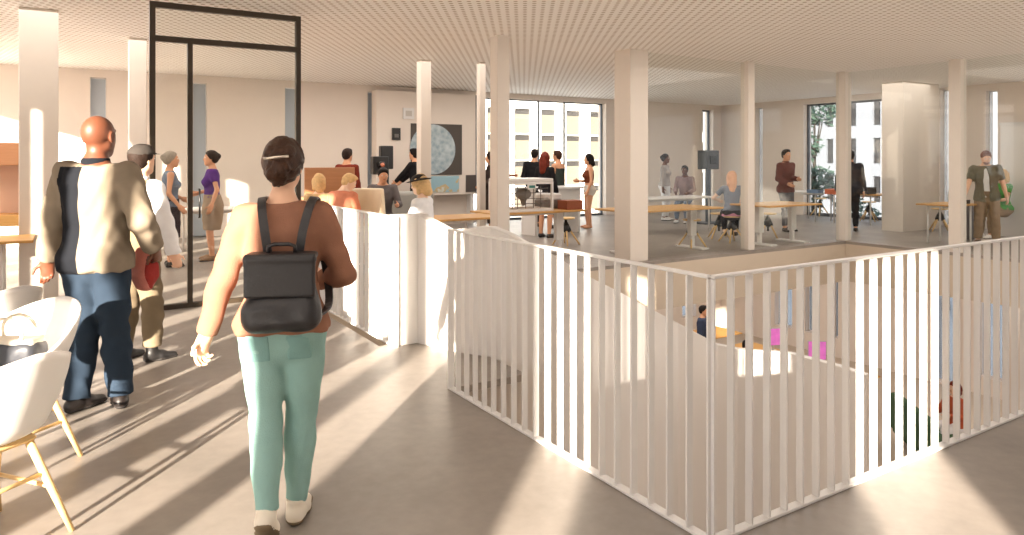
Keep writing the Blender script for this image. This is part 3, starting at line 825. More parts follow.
# ---------------------------------------------------------------- tables and stools
def make_table(loc, rz, L, W, label, legs='t', top=M_oak, H=.74, group='oak topped work tables', th=.03):
    root = empty('work_table', loc, rz, label=label, cat='table', group=group)
    MB().bbox((-L/2,-W/2,H-th), (L/2,W/2,H), .01).build('table_top', top, root)
    for q in (-1, 1):
        x = q*(L/2-.28)
        if legs == 't':
            m = MB().bbox((x-.075,-.045,.22), (x+.075,.045,H-th), .01).bbox((x-.035,-.035,.03), (x+.035,.035,.24), .01).bbox((x-.09,-.32,0), (x+.09,.32,.03), .012)
            m.build('leg', M_wht, root)
        else:
            for s_ in (-1, 1):
                m = MB().tube([(x-.2*0, s_*(W/2-.08), 0), (x, s_*(W/2-.08), H-th)], .018, 8); m.build('leg', M_wht if legs == 'w' else M_ash, root)
    MB().box((-L/2+.28,-.02,H-th-.06), (L/2-.28,.02,H-th)).build('beam', M_wht, root)
    return root
STOOLN = 0
def make_stool(loc, label, seat=.5):
    root = empty('swivel_stool', loc, random.uniform(0, 2), label=label, cat='stool', group='wooden four-legged swivel stools')
    MB().lathe([(0,seat-.03),(.15,seat-.03),(.165,seat-.02),(.168,seat-.008),(.155,seat),(0,seat-.004)], n=28).build('seat', M_ash, root)
    MB().lathe([(.02,.14),(.02,.24),(.02,.22),(.07,.235),(.1,.26),(.07,.34),(.035,.41),(.03,.37),(.022,seat-.03)], n=16).build('swivel_hub', mat('black_plastic', (26,24,24), .45), root)
    for k in range(4):
        a = k*PI/2+.4; c, s_ = math.cos(a), math.sin(a)
        MB().tube([(.045*c,.045*s_,.31),(.25*c,.25*s_,0)], [.019,.014], 8).build('leg', M_ash, root)
    return root
def bpx(px, s): return at(px, F/s)
# table right in front of the window wall, with the printer cage
T1 = make_table((*bpx(529, 61.5), 0), 0, 1.75, .8, 'long oak work table carrying the open wire cage, by the big window')
T2 = make_table((*bpx(660, 58.5), 0), 0, 2.1, .95, 'oak work table just right of the broad column, white pedestal legs')
T3 = make_table((*bpx(776, 53.5), 0), 0, 1.5, .9, 'oak work table behind the thin post, beside the man in maroon')
T4 = make_table((*bpx(859, 41), 0), PI/2, 1.5, .75, 'pale table along the tall windows behind the corner column', legs='w')
T5 = make_table((*bpx(949, 53.5), 0), 0, 1.0, .7, 'oak table the leaning man works on, right of the slim post', legs='w')
T7 = make_table((*bpx(668, 46), 0), 0, 2.4, .8, 'white work table of the two people far behind the broad column', legs='w', top=M_wht)
T8 = make_table((*bpx(812, 39), 0), PI/2, 1.2, .8, 'white table with papers by the window, right of the man in maroon', legs='w', top=M_wht)
T9 = make_table((*bpx(425, 71), 0), 0, 2.2, .75, 'oak table behind the stair parapet, below the moon picture', legs='w')
T10 = make_table((*bpx(238, 58), 0), 0, 2.2, .8, 'white table behind the glass door, right of the woman in purple', legs='w', top=M_wht)
T11 = make_table((*at(-30, 7.3), 0), 0, 1.1, .7, 'oak table with thin white legs at the left edge', legs='w')
for px, py, l in ((566,244.5,'stool under the cage table, left of the woman in the crop top'), (692,247,'stool beside the white pedestal leg, right of the broad column'), (719,238,'stool half hidden behind the girl in the grey tee'),
                  (732,242,'stool the girl in the grey tee sits on'), (768,238,'stool right of the thin post, left of the man in maroon'), (869,221,'stool before the tall window, right of the corner column'),
                  (820,216,'stool before the window, left of the corner column'), (940,231,'stool left of the slim post at the far right'), (1009,232,'stool behind the leaning man at the right edge')):
    make_stool((*base(px, py), 0), 'wooden '+l)
# wire cage machine with teal screen
u, v = bpx(521, 62); root = empty('printer_cage', (u, v, .74), label='white open-frame lab cage with teal display on the work table', cat='machine')
w, d, h_ = .42, .27, .47
m = MB()
for x in (-w, w):
    for y in (-d, d): m.box((x-.018, y-.018, 0), (x+.018, y+.018, h_))
for z in (0, h_-.04):
    for y in (-d, d): m.box((-w, y-.015, z), (w, y+.015, z+.04))
    for x in (-w, w): m.box((x-.015, -d, z), (x+.015, d, z+.04))
m.build('cage_frame', M_wht, root)
MB().bbox((-w-.02,-d-.02,h_),(w+.02,d+.02,h_+.05),.02).build('lid', M_wht, root)
m = MB()
for z in (.12,.2,.29,.36): m.tube([(-w+.05,-d+.04,z),(0,-d+.09,z),(w-.05,-d+.04,z)], .007, 6)
for x in (-.3,-.2,-.05,.1,.24): m.tube([(x,-d+.06,.05),(x,-d+.06,.4)], .007, 6)
m.build('wire_shelves', mat('grey_wire', (110,104,98), .4), root)
MB().bbox((-.08,-d-.05,.36),(.08,-d-.02,.43),.01).build('display_bezel', M_wht, root)
MB().box((-.055,-d-.056,.375),(.055,-d-.05,.415)).build('display', mat('teal_display', (24,110,100), .3), root)
f = Field(.012); f.ell((-.02,-.1,.27),(.14,.1,.09),k=0); f.ell((-.02,-.1,.2),(.05,.05,.12),k=.03); fobj('print_head', f, mat('print_head_grey', (120,112,104), .5), root)
root = empty('printer', (u+.68, v+.2, .74), label='low grey office machine on the work table right of the cage', cat='machine')
MB().bbox((-.2,-.14,0),(.2,.14,.15),.03).build('machine_body', mat('grey_plastic', (118,110,104), .5), root); MB().bbox((-.19,-.13,.15),(.19,.13,.25),.03).build('machine_lid', M_wht, root)
def obox(name, loc, hs, m_, label, cat, rz=0, group=None, open_top=False):
    root = empty(name, loc, rz, label=label, cat=cat, group=group); x, y, z = hs; t = .012
    m = MB().box((-x,-y,0),(x,y,t)); 
    for a, b in (((-x,-y,t),(x,-y+t,z)), ((-x,y-t,t),(x,y,z)), ((-x,-y+t,t),(-x+t,y-t,z)), ((x-t,-y+t,t),(x,y-t,z))): m.box(a, b)
    m.build('box_body', m_, root)
    if not open_top:
        MB().bbox((-x-.005,-y-.005,z),(x+.005,y+.005,z+.02),.006).build('lid', m_, root)
    return root
M_rust = mat('rust_card', (142,78,50), .7)
obox('storage_box', (bpx(521,62)[0]+.86, bpx(521,62)[1]-.17, .74), (.16,.13,.13), M_rust, 'rust brown storage box on the right end of the cage table', 'box')
obox('storage_box', (*bpx(508, 61), 1.28), (.12,.1,.02), M_rust, 'flat red-brown case lying on top of the white cage', 'box')
obox('storage_box', (*at(866, F/42), .74), (.18,.15,.14), mat('black_case', (34,33,34), .5), 'black box on the window table right of the dark figure', 'box')
obox('storage_box', (*at(836, F/42.5), .74), (.14,.2,.1), mat('orange_box', (196,92,44), .6), 'orange box on the window table left of the corner column', 'box')
obox('storage_box', (*at(815, F/41), .74), (.1,.16,.08), mat('blue_tray', (96,122,150), .5), 'blue-grey tray on the table before the tree window', 'box', open_top=True)
obox('storage_box', (*at(963, F/53.5), .74), (.05,.1,.05), mat('black_case', (34,33,34), .5), 'small black box under the leaning man\'s hand', 'box')
root = empty('laptop', (*at(548, F/47), 1.0), .1, label='blue-grey laptop held before the dark-suited man', cat='laptop')
MB().bbox((-.17,-.01,0),(.17,.01,.22),.004).build('screen_lid', mat('laptop_blue', (108,134,160), .4), root); MB().bbox((-.17,0,-.015),(.17,.22,0),.004).build('keyboard_base', mat('laptop_grey', (150,150,152), .4), root)
root = empty('high_counter', (*at(552, F/47.3), 0), .1, label='white standing counter in front of the group of three', cat='table')
MB().bbox((-.7,-.3,.94),(.7,.35,.985),.01).build('counter_top', M_wht, root); MB().bbox((-.64,-.2,.6),(.64,.25,.94),.01).build('drawer_box', M_wht, root)
for x in (-.6,.6): MB().box((x-.03,-.2,0),(x+.03,.25,.6)).build('leg', M_wht, root)

# grey lounge benches and glass counters behind the third balustrade
M_gseat = mat('grey_felt', (150,148,142), .9, bump=.2)
root = empty('lounge_sofa', (*at(382, F/57), 0), -.2, label='grey upholstered bench below the black camera rig', cat='sofa')
f = Field(.02); f.rbox((0,0,.28), (1.0,.38,.16), .06, k=0); fobj('seat_cushion', f, M_gseat, root)
f = Field(.02); f.rbox((0,.34,.62), (1.0,.12,.36), .07, k=0); fobj('backrest', f, M_gseat, root)
MB().box((-.9,-.3,0),(.9,.3,.12)).build('plinth', M_dark, root)
# brown wooden booth seat
root = empty('booth_seat', (*at(332, F/66), 0), -.15, label='brown high-backed wooden booth seat beside the third balustrade', cat='seat')
MB().bbox((-.38,.18,0),(.38,.23,1.44),.012).build('backrest', M_brown, root)
for x in (-.41, .41): MB().prism([(x-.02,-.3),(x+.02,-.3),(x+.02,.23),(x-.02,.23)], 0, 1.0).build('side_panel', M_brown, root)
MB().bbox((-.38,-.28,.4),(.38,.18,.46),.01).build('seat', M_brown, root)
# white armchair, rounded, beyond the rail
root = empty('tub_chair', (*at(365, F/69), 0), 2.6, label='cream tub chair with a looped arm behind the third balustrade', cat='chair')
f = Field(.012); f.loft((0,0,0), V3(0,0,1), V3(1,0,0), [(.38,.25,.25,0),(.6,.31,.29,0),(1.12,.27,.25,0)], k=0, cut0=.38, cut1=1.14); f.ell((0,.12,1.0),(.24,.26,.52),k=.03,sign=-1)
fobj('tub_shell', f, mat('cream_felt', (226,214,190), .8), root)
MB().tube([(.24,.05,1.0),(.36,.12,1.1),(.42,.2,.95),(.40,.22,.5)], .03, 10).build('armrest', mat('cream_felt', (226,214,190), .8), root)
for x, y in ((-.2,-.2),(.2,-.2),(-.2,.2),(.2,.2)): MB().tube([(x,y,.4),(x*1.2,y*1.2,0)], [.018,.012], 8).build('leg', M_ash, root)

# black camera rig on its stand
root = empty('camera_rig', (*at(384, F/53), 0), -.1, label='black plate camera on a slim stand before the back wall', cat='camera')
MB().bbox((-.24,-.12,1.28),(.06,.1,1.62),.02).build('camera_body', M_black, root); MB().bbox((-.06,-.02,1.38),(.18,.16,1.82),.02).build('camera_back', M_black, root)
MB().lathe([(0,0),(.06,0),(.065,.02),(.065,.09),(.05,.1)], n=20).build('lens', M_black, root, (-.09,-.11,1.46)).rotation_euler = (PI/2,0,0)
MB().lathe([(0,0),(.04,0),(.04,.01),(0,.012)], n=20).build('lens_glass', mat('lens_glass', (200,120,90), .15), root, (-.09,-.21,1.46)).rotation_euler = (PI/2,0,0)
MB().tube([(.08,.03,0),(.08,.03,1.45)], .025, 10).build('pole', M_black, root); MB().lathe([(0,0),(.22,0),(.2,.03),(0,.04)], n=24).build('base_plate', M_black, root, (.08,.03,0))
# black cabinet device near the slot window
root = empty('display_cabinet', (*at(708, F/41), 0), 0, label='black machine head on a stand before the narrow window', cat='machine')
MB().bbox((-.2,-.16,1.32),(.22,.16,1.78),.02).build('machine_head', mat('charcoal_case', (52,52,54), .5), root)
MB().bbox((-.11,-.18,1.45),(.11,-.16,1.65),.02).build('front_plate', M_black, root); MB().bbox((-.05,-.05,.03),(.06,.05,1.32),.02).build('pole', M_dark, root); MB().bbox((-.3,-.2,0),(.3,.2,.04),.02).build('foot_plate', M_dark, root)

# pictures and signs on the back wall
def flat(name, u, z, w, h, m_, label=None, cat=None, parent=None, d=.02, yo=0):
    o = MB().bbox((-w/2,-d,-h/2),(w/2,0,h/2),.002).build(name, m_, parent, (u, V1-yo, z) if not parent else (u, -yo, z))
    return tag(o, label, cat)
def wu(px, off=0):   # u on the back wall seen at pixel column px
    t = (px-512)/F; Y = (V1-off-CV)/(.845-.534*t); return at(px, Y)[0], F/Y
def wz(px, py, off=0): return EYE-(py-HZ)/wu(px, off)[1]
ua, ub = wu(376, .3)[0], wu(476, .3)[0]
pz0, pz1 = .72, 3.12
root = empty('display_wall', ((ua+ub)/2, V1-.33, 0), label='free-standing white display panel carrying the moon picture', cat='display panel')
MB().box((-(ub-ua)/2, 0, pz0), ((ub-ua)/2, .3, pz1)).build('panel', M_wall, root); MB().box(((ub-ua)/2-.03, -.004, pz0), ((ub-ua)/2, 0, pz1)).build('dark_edge_strip', M_dark, root)  # plain dark strip along the right edge of the panel
m = MB(); [m.box((x-.04,.05,0),(x+.04,.25,pz0)) for x in (-(ub-ua)/2+.1, (ub-ua)/2-.1)]; m.build('panel_feet', M_wht, root)
def onpanel(px0, px1, py0, py1, name, m_, label, cat, d=.015):
    a, b = wu(px0, .35)[0], wu(px1, .35)[0]; z1, z0 = wz((px0+px1)/2, py0, .35), wz((px0+px1)/2, py1, .35)
    root = MB().box((-(b-a)/2, -d, -(z1-z0)/2), ((b-a)/2, 0, (z1-z0)/2)).build(name, m_, None, ((a+b)/2, V1-.335, (z0+z1)/2)); return tag(root, label, cat), (b-a), (z1-z0)
pic, w, h_ = onpanel(411, 462, 124, 175, 'moon_picture', mat('picture_dark', (72,64,58), .6), 'square dark poster with a large pale blue moon disc', 'picture')
Mm = bpy.data.materials.new('moon_print'); Mm.use_nodes = True
def _moon():
    nt = Mm.node_tree; b = nt.nodes['Principled BSDF']; L = nt.links.new; tc = nt.nodes.new('ShaderNodeTexCoord'); n = nt.nodes.new('ShaderNodeTexNoise'); n.inputs['Scale'].default_value = 4; n.inputs['Detail'].default_value = 9; n.inputs['Roughness'].default_value = .7
    v = nt.nodes.new('ShaderNodeTexVoronoi'); v.inputs['Scale'].default_value = 9; r = nt.nodes.new('ShaderNodeValToRGB'); r.color_ramp.elements[0].position = .3; r.color_ramp.elements[1].position = .75
    r.color_ramp.elements[0].color = (*srgb((116,138,150)), 1); r.color_ramp.elements[1].color = (*srgb((196,206,208)), 1)
    L(tc.outputs['Object'], n.inputs['Vector']); L(tc.outputs['Object'], v.inputs['Vector']); mm = nt.nodes.new('ShaderNodeMix'); mm.inputs[0].default_value = .25
    L(n.outputs['Fac'], mm.inputs[2]); L(v.outputs['Distance'], mm.inputs[3]); L(mm.outputs[0], r.inputs[0]); L(r.outputs[0], b.inputs['Base Color']); b.inputs['Roughness'].default_value = .6
_moon()
R = h_*.49; N = 64
disc = MB().add([(R*math.cos(2*PI*k/N), -.02, R*math.sin(2*PI*k/N)) for k in range(N)] + [(R*math.cos(2*PI*k/N), -.014, R*math.sin(2*PI*k/N)) for k in range(N)], [tuple(range(N)), tuple(range(2*N-1, N-1, -1))]+[(k, (k+1) % N, N+(k+1) % N, N+k) for k in range(N)])
disc.build('moon_disc', Mm, pic, (-w*.08, 0, 0))
Mmap = bpy.data.materials.new('map_print'); Mmap.use_nodes = True
def _map():
    nt = Mmap.node_tree; b = nt.nodes['Principled BSDF']; L = nt.links.new; tc = nt.nodes.new('ShaderNodeTexCoord'); n = nt.nodes.new('ShaderNodeTexNoise'); n.inputs['Scale'].default_value = 2.6; n.inputs['Detail'].default_value = 4
    r = nt.nodes.new('ShaderNodeValToRGB'); r.color_ramp.interpolation = 'CONSTANT'; e = r.color_ramp.elements; e[0].position = 0; e[0].color = (*srgb((150,184,196)), 1); e[1].position = .55; e[1].color = (*srgb((196,176,134)), 1); k = e.new(.62); k.color = (*srgb((206,208,196)), 1)
    L(tc.outputs['Object'], n.inputs['Vector']); L(n.outputs['Fac'], r.inputs[0]); L(r.outputs[0], b.inputs['Base Color'])
_map()
onpanel(431, 459, 176, 192, 'map_print', Mmap, 'pale blue map print below the moon picture', 'picture')
onpanel(466, 476, 175, 192, 'dark_panel', mat('dark_board', (74,66,62), .6), 'small dark board at the lower right corner of the display panel', 'panel')
onpanel(411.5, 423, 125, 185, 'black_banner', mat('banner_black', (30,27,26), .6), 'tall black banner behind the man, left of the moon picture', 'banner', d=.008)
sg, w, h_ = onpanel(392, 400, 128, 140, 'wall_speaker', M_black, 'small black wall unit left of the moon picture', 'wall unit', d=.05)
MB().box((-.05,-.056,-.08),(.05,-.05,.0)).build('grille', mat('grille_grey', (96,92,88), .6), sg)
sg, w, h_ = onpanel(403, 414, 108, 119, 'wall_notice', M_wht, 'square white framed notice high on the display panel', 'notice', d=.03)
MB().box((-w*.28,-.034,-h_*.25),(w*.28,-.03,h_*.25)).build('notice_face', mat('notice_grey', (186,180,172), .6), sg)

# shelving at the left edge
root = empty('shelving_unit', (*at(1, 10.2), 0), -.25, label='brown wooden shelving unit at the left edge of the room', cat='shelf')
MB().bbox((-.8,-.25,1.48),(.42,.25,1.8),.01).build('top_box', M_brown, root)
MB().bbox((-.8,-.24,.62),(.42,.26,.78),.01).build('lower_shelf', M_oak, root); MB().bbox((-.8,.22,.78),(.42,.25,1.48),.005).build('back_panel', mat('pinkish_board', (206,176,156), .7), root)
for x in (-.75, .36): MB().box((x-.045,-.2,.78),(x+.045,.2,1.48)).build('upright', M_ply, root)
for x in (-.75, .36): MB().box((x-.025,-.2,0),(x+.025,.2,.62)).build('leg', M_wht, root)
# booth at the far right
root = empty('meeting_booth', (13.95, 3.2, 0), label='tall white meeting booth partition behind the leaning man', cat='partition')
MB().box((0,-1.9,0),(.12,1.72,2.26)).build('partition_panel', M_wht, root); MB().box((-.02,-1.92,2.26),(.14,1.74,2.31)).build('top_cap', M_wht, root)
root2 = tag(MB().tube([(0,0,0),(0,0,.62),(.03,0,.66)], [.11,.13,.05], 14).build('grey_sack', mat('grey_cloth', (112,108,110), .9), None, (*base(968, 240), 0.02)), 'grey cloth sack leaning by the slim post under the table', 'bag')

# ---------------------------------------------------------------- lower floor furniture
def make_screen(loc, rz, label):
    root = empty('computer_screen', loc, rz, label=label, cat='monitor', group='pink computer screens on the lower desks')
    MB().bbox((-.2,-.012,.12),(.2,.012,.54),.006).build('casing', mat('alu', (190,188,186), .35), root)
    MB().box((-.185,-.016,.135),(.185,-.012,.525)).build('display', mat('pink_display', (205,110,190), .4, emit=.45, noise=.5, nscale=7), root)
    MB().box((-.03,0,.01),(.03,.03,.2)).build('neck', M_wht, root); MB().bbox((-.1,-.07,0),(.1,.08,.012),.005).build('foot', M_wht, root)
    return root
zt = LZ+.74
D1 = make_table((11.95, 8.2, LZ), PI/2, 3.4, .8, 'oak desk on the lower floor carrying the two pink screens', legs='w', group='desks on the lower floor')
D2 = make_table((*at(703, 18.6), LZ), 0, 2.0, .9, 'oak desk on the lower floor, left, beside the standing person in blue', legs='w', group='desks on the lower floor')
make_screen((*at(773, 17.), zt), -YAW+.2, 'pink computer screen on the lower desk, left of the two')
make_screen((*at(817, 15.8), zt), -YAW-.1, 'pink computer screen on the lower desk, right of the two')
# green lounge and plants low right
root = empty('lounge_sofa', (*at(934, 12.6), LZ), .9, label='dark green sofa on the lower floor by the garden window', cat='sofa')
Mg = mat('green_velvet', (56,84,56), .9); 
f = Field(.02); f.rbox((0,0,.3), (.8,.4,.14), .07, k=0); fobj('seat_cushion', f, Mg, root)
f = Field(.02); f.rbox((0,.36,.6), (.8,.1,.34), .08, k=0); fobj('backrest', f, Mg, root)
for x in (-.7,.7): MB().tube([(x,-.25,0),(x,-.25,.2)], .02, 8).build('leg', M_black, root)
for x in (-.7,.7): MB().tube([(x,.3,0),(x,.3,.2)], .02, 8).build('leg', M_black, root)

# ---------------------------------------------------------------- outside
def leafball(m, c, r, n, rnd, s=.12):
    for _ in range(n):
        d = Vector((rnd.gauss(0,1), rnd.gauss(0,1), rnd.gauss(0,1))).normalized()*r*rnd.uniform(.55,1)
        p = Vector(c)+Vector((d.x, d.y, d.z*.75)); a = Vector((rnd.gauss(0,1), rnd.gauss(0,1), rnd.gauss(0,1))).normalized()*s; b = a.orthogonal().normalized()*s*.55
        m.add([p-a, p+b, p+a, p-b], [(0,1,2,3)])
M_leaf = mat('leaf_green', (58,78,64), .7, noise=.35, nscale=2); M_bark = mat('bark', (58,52,46), .9, bump=.4)
def tree(loc, H, label, seed, blobs=16, spread=1.7):
    rnd = random.Random(seed); root = empty('tree', loc, label=label, cat='tree', group='trees outside the windows')
    m = MB(); m.tube([(0,0,0),(.08,.05,H*.3),(-.05,0,H*.6),(.05,.05,H*.9)], [.14,.11,.08,.03], 8)
    cr = MB()
    for k in range(blobs):
        z = H*rnd.uniform(.35,1); a = rnd.uniform(0,6.28); q = spread*rnd.uniform(.2,1)*(1.15-z/H*.6); c = (q*math.cos(a), q*math.sin(a), z)
        m.tube([(0,0,z*.75),(c[0]*.6,c[1]*.6,z*.9),c], [.04,.03,.01], 6); leafball(cr, c, .7, 130, rnd)
    m.build('trunk', M_bark, root); cr.build('crown', M_leaf, root); return root
GZ = -3.95
tag(MB().box((-90,-90,GZ-.1),(110,110,GZ)).build('ground', mat('pavement', (205,198,188), .9, noise=.1, nscale=1)), kind='structure')
tree((*at(815, 29), GZ), 8.0, 'tall loose green tree outside the window left of the corner column', 3)
tree((*at(758, 36), GZ), 8.6, 'green tree outside the narrow window beside the thin post', 5)
tree((*at(946, 26), GZ), 4.4, 'low green tree outside the lower garden window', 8, 14, 1.3)
tree((*at(862, 30), GZ), 3.4, 'small tree low outside, beneath the corner column', 9, 8, 1.0)
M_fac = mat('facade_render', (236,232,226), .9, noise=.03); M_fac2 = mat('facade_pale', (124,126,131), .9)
M_blind = mat('cream_blind', (106,99,88), .8); M_wd = mat('window_recess_dark', (44,42,42), .5)
def building(origin, rz, nx, nz, px_, pz, w, h, x0, z0, label, H, Wd, blind=.62, wallm=None, y_=0, depth=8):
    """street building: wall with window recesses, each window its own part with a blind"""
    root = empty('office_building', (*origin, GZ), rz, label=label, cat='building', group='white buildings across the street')
    m = MB(); D = .35
    xs = [x0+i*px_ for i in range(nx)]; zs = [z0+k*pz for k in range(nz)]
    m.box((0, D, 0), (Wd, depth, H))
    c = 0
    for x in xs: m.box((c, 0, 0), (x, D, H)); c = x+w
    m.box((c, 0, 0), (Wd, D, H))
    for x in xs:
        c = 0
        for z in zs: m.box((x, 0, c), (x+w, D, z)); c = z+h
        m.box((x, 0, c), (x+w, D, H))
    m.build('facade_wall', wallm or M_fac, root)
    win = None; bl = None
    for x in xs:
        for z in zs:
            if win is None:
                win = MB().box((0, 0, 0), (w, .06, h)).build('window', M_wd, root, (x, D-.08, z)); bl = MB().box((.04, -.03, 0), (w-.04, 0, h*blind)).build('blind', M_blind, win)
            else:
                q = win.copy(); COL.objects.link(q); q.parent = root; q.location = (x, D-.08, z); r = bl.copy(); COL.objects.link(r); r.parent = q
    return root
# opposite the back wall: rows seen at y 107, 134, 161
Yb = 72.; s_ = F/Yb; pz = 27/s_; top0 = EYE-(107-HZ)/s_-GZ; 
u0, v0 = at(470, Yb)
building((20, 60), 0, 11, 6, 3.3, pz, 2.0, pz*.95, .8, top0-pz*.95-5*pz, 'large white block with cream blinds outside the big window', top0+pz*1.6, 38, .78)
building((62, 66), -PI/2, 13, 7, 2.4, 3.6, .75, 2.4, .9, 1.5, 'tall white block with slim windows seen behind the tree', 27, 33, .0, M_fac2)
MB2 = tag(MB().box((-4,27,GZ),(16,27.3,GZ+5.0)).build('boundary_wall', mat('pale_blue_wall', (205,208,212), .9)), 'pale garden wall outside low in the big window', 'wall')
# ---------------------------------------------------------------- the people
def hair_m(n): return mat('hair_'+n, {'black':(28,22,20),'darkbrown':(92,50,34),'chestnut':(88,58,36),'brown':(62,40,28),'dark':(42,30,24),'red':(104,40,26),'blond':(214,178,128),'grey':(150,140,128),'pinkblond':(232,176,142),'auburn':(112,60,34)}[n], .6, spec=.15, noise=.35, nscale=30, bump=.5, bscale=120)
def cloth(n, c, **k): return mat('cloth_'+n, c, .9, spec=.12, noise=.07, nscale=25, bump=.25, bscale=200, **k)
def floor_pt(px, py): return (*base(px, py), 0)
def yaw_(deg): return -YAW-math.radians(deg)     # 0 = facing away from the camera, 90 = facing right
FULL = True

# 1 bald man in front, left
p = Person((*at(97, 4.45), 0), yaw_(8), 1.845, 'm', 'dark', .0075, lean=0, hip=(0,0,.915), build=1.05, hs=1.1,
    feet=((-.11,-.03,0,12,0),(.10,.07,0,-42,0)), hands=((-.36,.03,.86),(.27,.14,.95)), poles=((-.6,-.6,0),(.6,-1,.1)), hdir=((-.1,.15,-1),(-.15,.5,-.6)), hnorm=((.5,-.9,0),(-1,0,0)), curl=(38,75), headyaw=4,
    label='bald man in tan jacket and blue jeans, back turned, holding a red pouch')
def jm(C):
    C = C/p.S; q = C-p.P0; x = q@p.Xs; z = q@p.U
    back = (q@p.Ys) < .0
    return ((x > -.185) & (x < .0) & back & (z < .53) & (C[:,2] > .7) ).astype(int)  # shadow band down the back painted as black cloth; the collar is really dark
p.top('jacket', [cloth('tan_jacket', (132,120,104)), cloth('black_collar_and_shade', (24,26,31))], sleeve=2., off=.026, hem=-.07, amp=.006, ease=.19, collar=cloth('black_collar_and_shade', (24,26,31)), midx=jm, seed=2)
p.legs('jeans', cloth('denim', (42,54,68)), off=.016, hemt=2.02, flare=.018, amp=.007, waist=.06)
p.shoes(mat('black_leather', (34,28,26), .4)); p.face()
man1 = p
hl = man1.wr[1]+man1.hands[1][0]*.1
def place_on(p, pt): # local body point -> world
    v = p.o.matrix_basis @ Vector(tuple(pt*p.S)); return v
root = empty('pouch', place_on(man1, hl+V3(-.01,.0,-.02)), yaw_(20), label='soft red and pink pouch hanging from the bald man\'s right hand', cat='bag')
f = Field(.006); f.loft((-.1,0,-.05), V3(0,0,1), V3(1,0,0), [(-.11,.07,.045,0),(-.05,.105,.06,0),(.04,.1,.055,0),(.12,.05,.03,0)], k=0); f.disp = folds(.008, 9)
def pmx(C): return (C[:,0] > -.04).astype(int)
fobj('pouch_body', f, [mat('pink_cloth', (214,132,120), .8, bump=.4), mat('red_cloth', (150,40,34), .8, bump=.4)], root, midx=pmx)
MB().tube([(-.12,0,.05),(-.09,.0,.09),(-.01,0,.09),(-.0,0,.06),(-.06,0,.03)], .006, 8).build('strap', mat('red_cloth', (150,40,34), .8), root)

# 2 woman with the backpack
p = Person((*at(283, 3.03), 0), yaw_(-8), 1.665, 'f', 'pale', .007, hip=(0,0,.93), build=1.05,
    feet=((-.045,-.13,.05,0,-38),(.05,.06,0,4,0)), hands=((-.335,.02,.86),(.13,.26,1.06)), poles=((-.4,-1,0),(.7,-.6,-.5)), hdir=((-.35,.1,-1),(-.3,1,.25)), hnorm=((.8,-.5,0),(-1,0,0)), curl=(48,40), headyaw=-4, headpitch=-2,
    label='woman in a tan brown jacket and pale teal jeans walking away with a backpack')
p.top('jacket', cloth('camel', (146,104,84)), sleeve=2., off=.016, hem=-.025, amp=.005, collar=None, neck=.52, seed=4)
p.legs('jeans', cloth('teal_denim', (142,178,172)), off=.008, hemt=1.97, amp=.0042, waist=.06, seed=6)
patch(p, 'pocket', cloth('teal_denim_dark', (128,166,162)), (-.085,-.2,-.095), (.05,.2,.06), .0115); patch(p, 'pocket', cloth('teal_denim_dark', (128,166,162)), (.085,-.2,-.095), (.05,.2,.06), .0115)
p.shoes(mat('white_canvas', (225,216,200), .7), mat('brown_tread', (120,104,80), .8), boot=.03); p.hair('updo', mat('hair_chestnut', (60,38,25), .5, spec=.25, noise=.8, nscale=45, bump=.5, bscale=160)); p.face()
o = MB().tube([p.hp(-.05,-.148,.035)*p.S, p.hp(0,-.162,.042)*p.S, p.hp(.055,-.146,.046)*p.S], .006, 8).build('hair_clip', mat('silver_clip', (210,200,186), .25, metal=.8), p.o)
girl = p
Mlea = mat('black_backpack_leather', (36,34,36), .42, bump=.15, bscale=90)
root = empty('backpack', p.o.location + Vector((.025,-.016,0)), p.o.rotation_euler.z, label='small black leather backpack worn by the woman in the tan jacket', cat='backpack')
S = p.S
def bp(x, y, z): return (x*S, y*S, z*S)
f = Field(.006); f.rbox(bp(0,-.19,1.08), (.128,.045,.13), .04, k=0); f.rbox(bp(0,-.21,1.0), (.152,.06,.062), .05, k=.05); f.disp = folds(.004, 12); fobj('bag_body', f, Mlea, root)
f = Field(.006); f.rbox(bp(0,-.25,1.16), (.137,.012,.08), .011, k=0); f.rbox(bp(0,-.205,1.243), (.137,.055,.014), .012, k=.02); fobj('flap', f, Mlea, root)
MB().tube([bp(-.055,-.2,1.245), bp(-.053,-.205,1.285), bp(-.03,-.205,1.293), bp(.03,-.205,1.293), bp(.053,-.205,1.285), bp(.055,-.2,1.245)], .0085, 8).build('handle', Mlea, root)
for q in (-1, 1):
    pts = [(q*.062,-.155,1.23),(q*.078,-.155,1.34),(q*.098,-.115,1.435),(q*.108,-.06,1.472),(q*.112,.0,1.476),(q*.112,.06,1.445),(q*.115,.125,1.36),(q*.12,.155,1.24),(q*.15,.12,1.1),(q*.17,.0,1.0),(q*.15,-.12,.975),(q*.125,-.17,.98)]
    P = [Vector(bp(*a)) for a in pts]; Q = []
    for i in range(len(P)-1):
        a, b, c, d = P[max(i-1,0)], P[i], P[i+1], P[min(i+2,len(P)-1)]
        for t in (0,.25,.5,.75): Q.append(.5*((2*b)+(-a+c)*t+(2*a-5*b+4*c-d)*t*t+(-a+3*b-3*c+d)*t**3))
    Q.append(P[-1]); cen = Vector(bp(q*.08,0,1.27)); MB().ribbon(Q, [(v-cen).normalized() for v in Q], .034, .008).build('strap', Mlea, root)

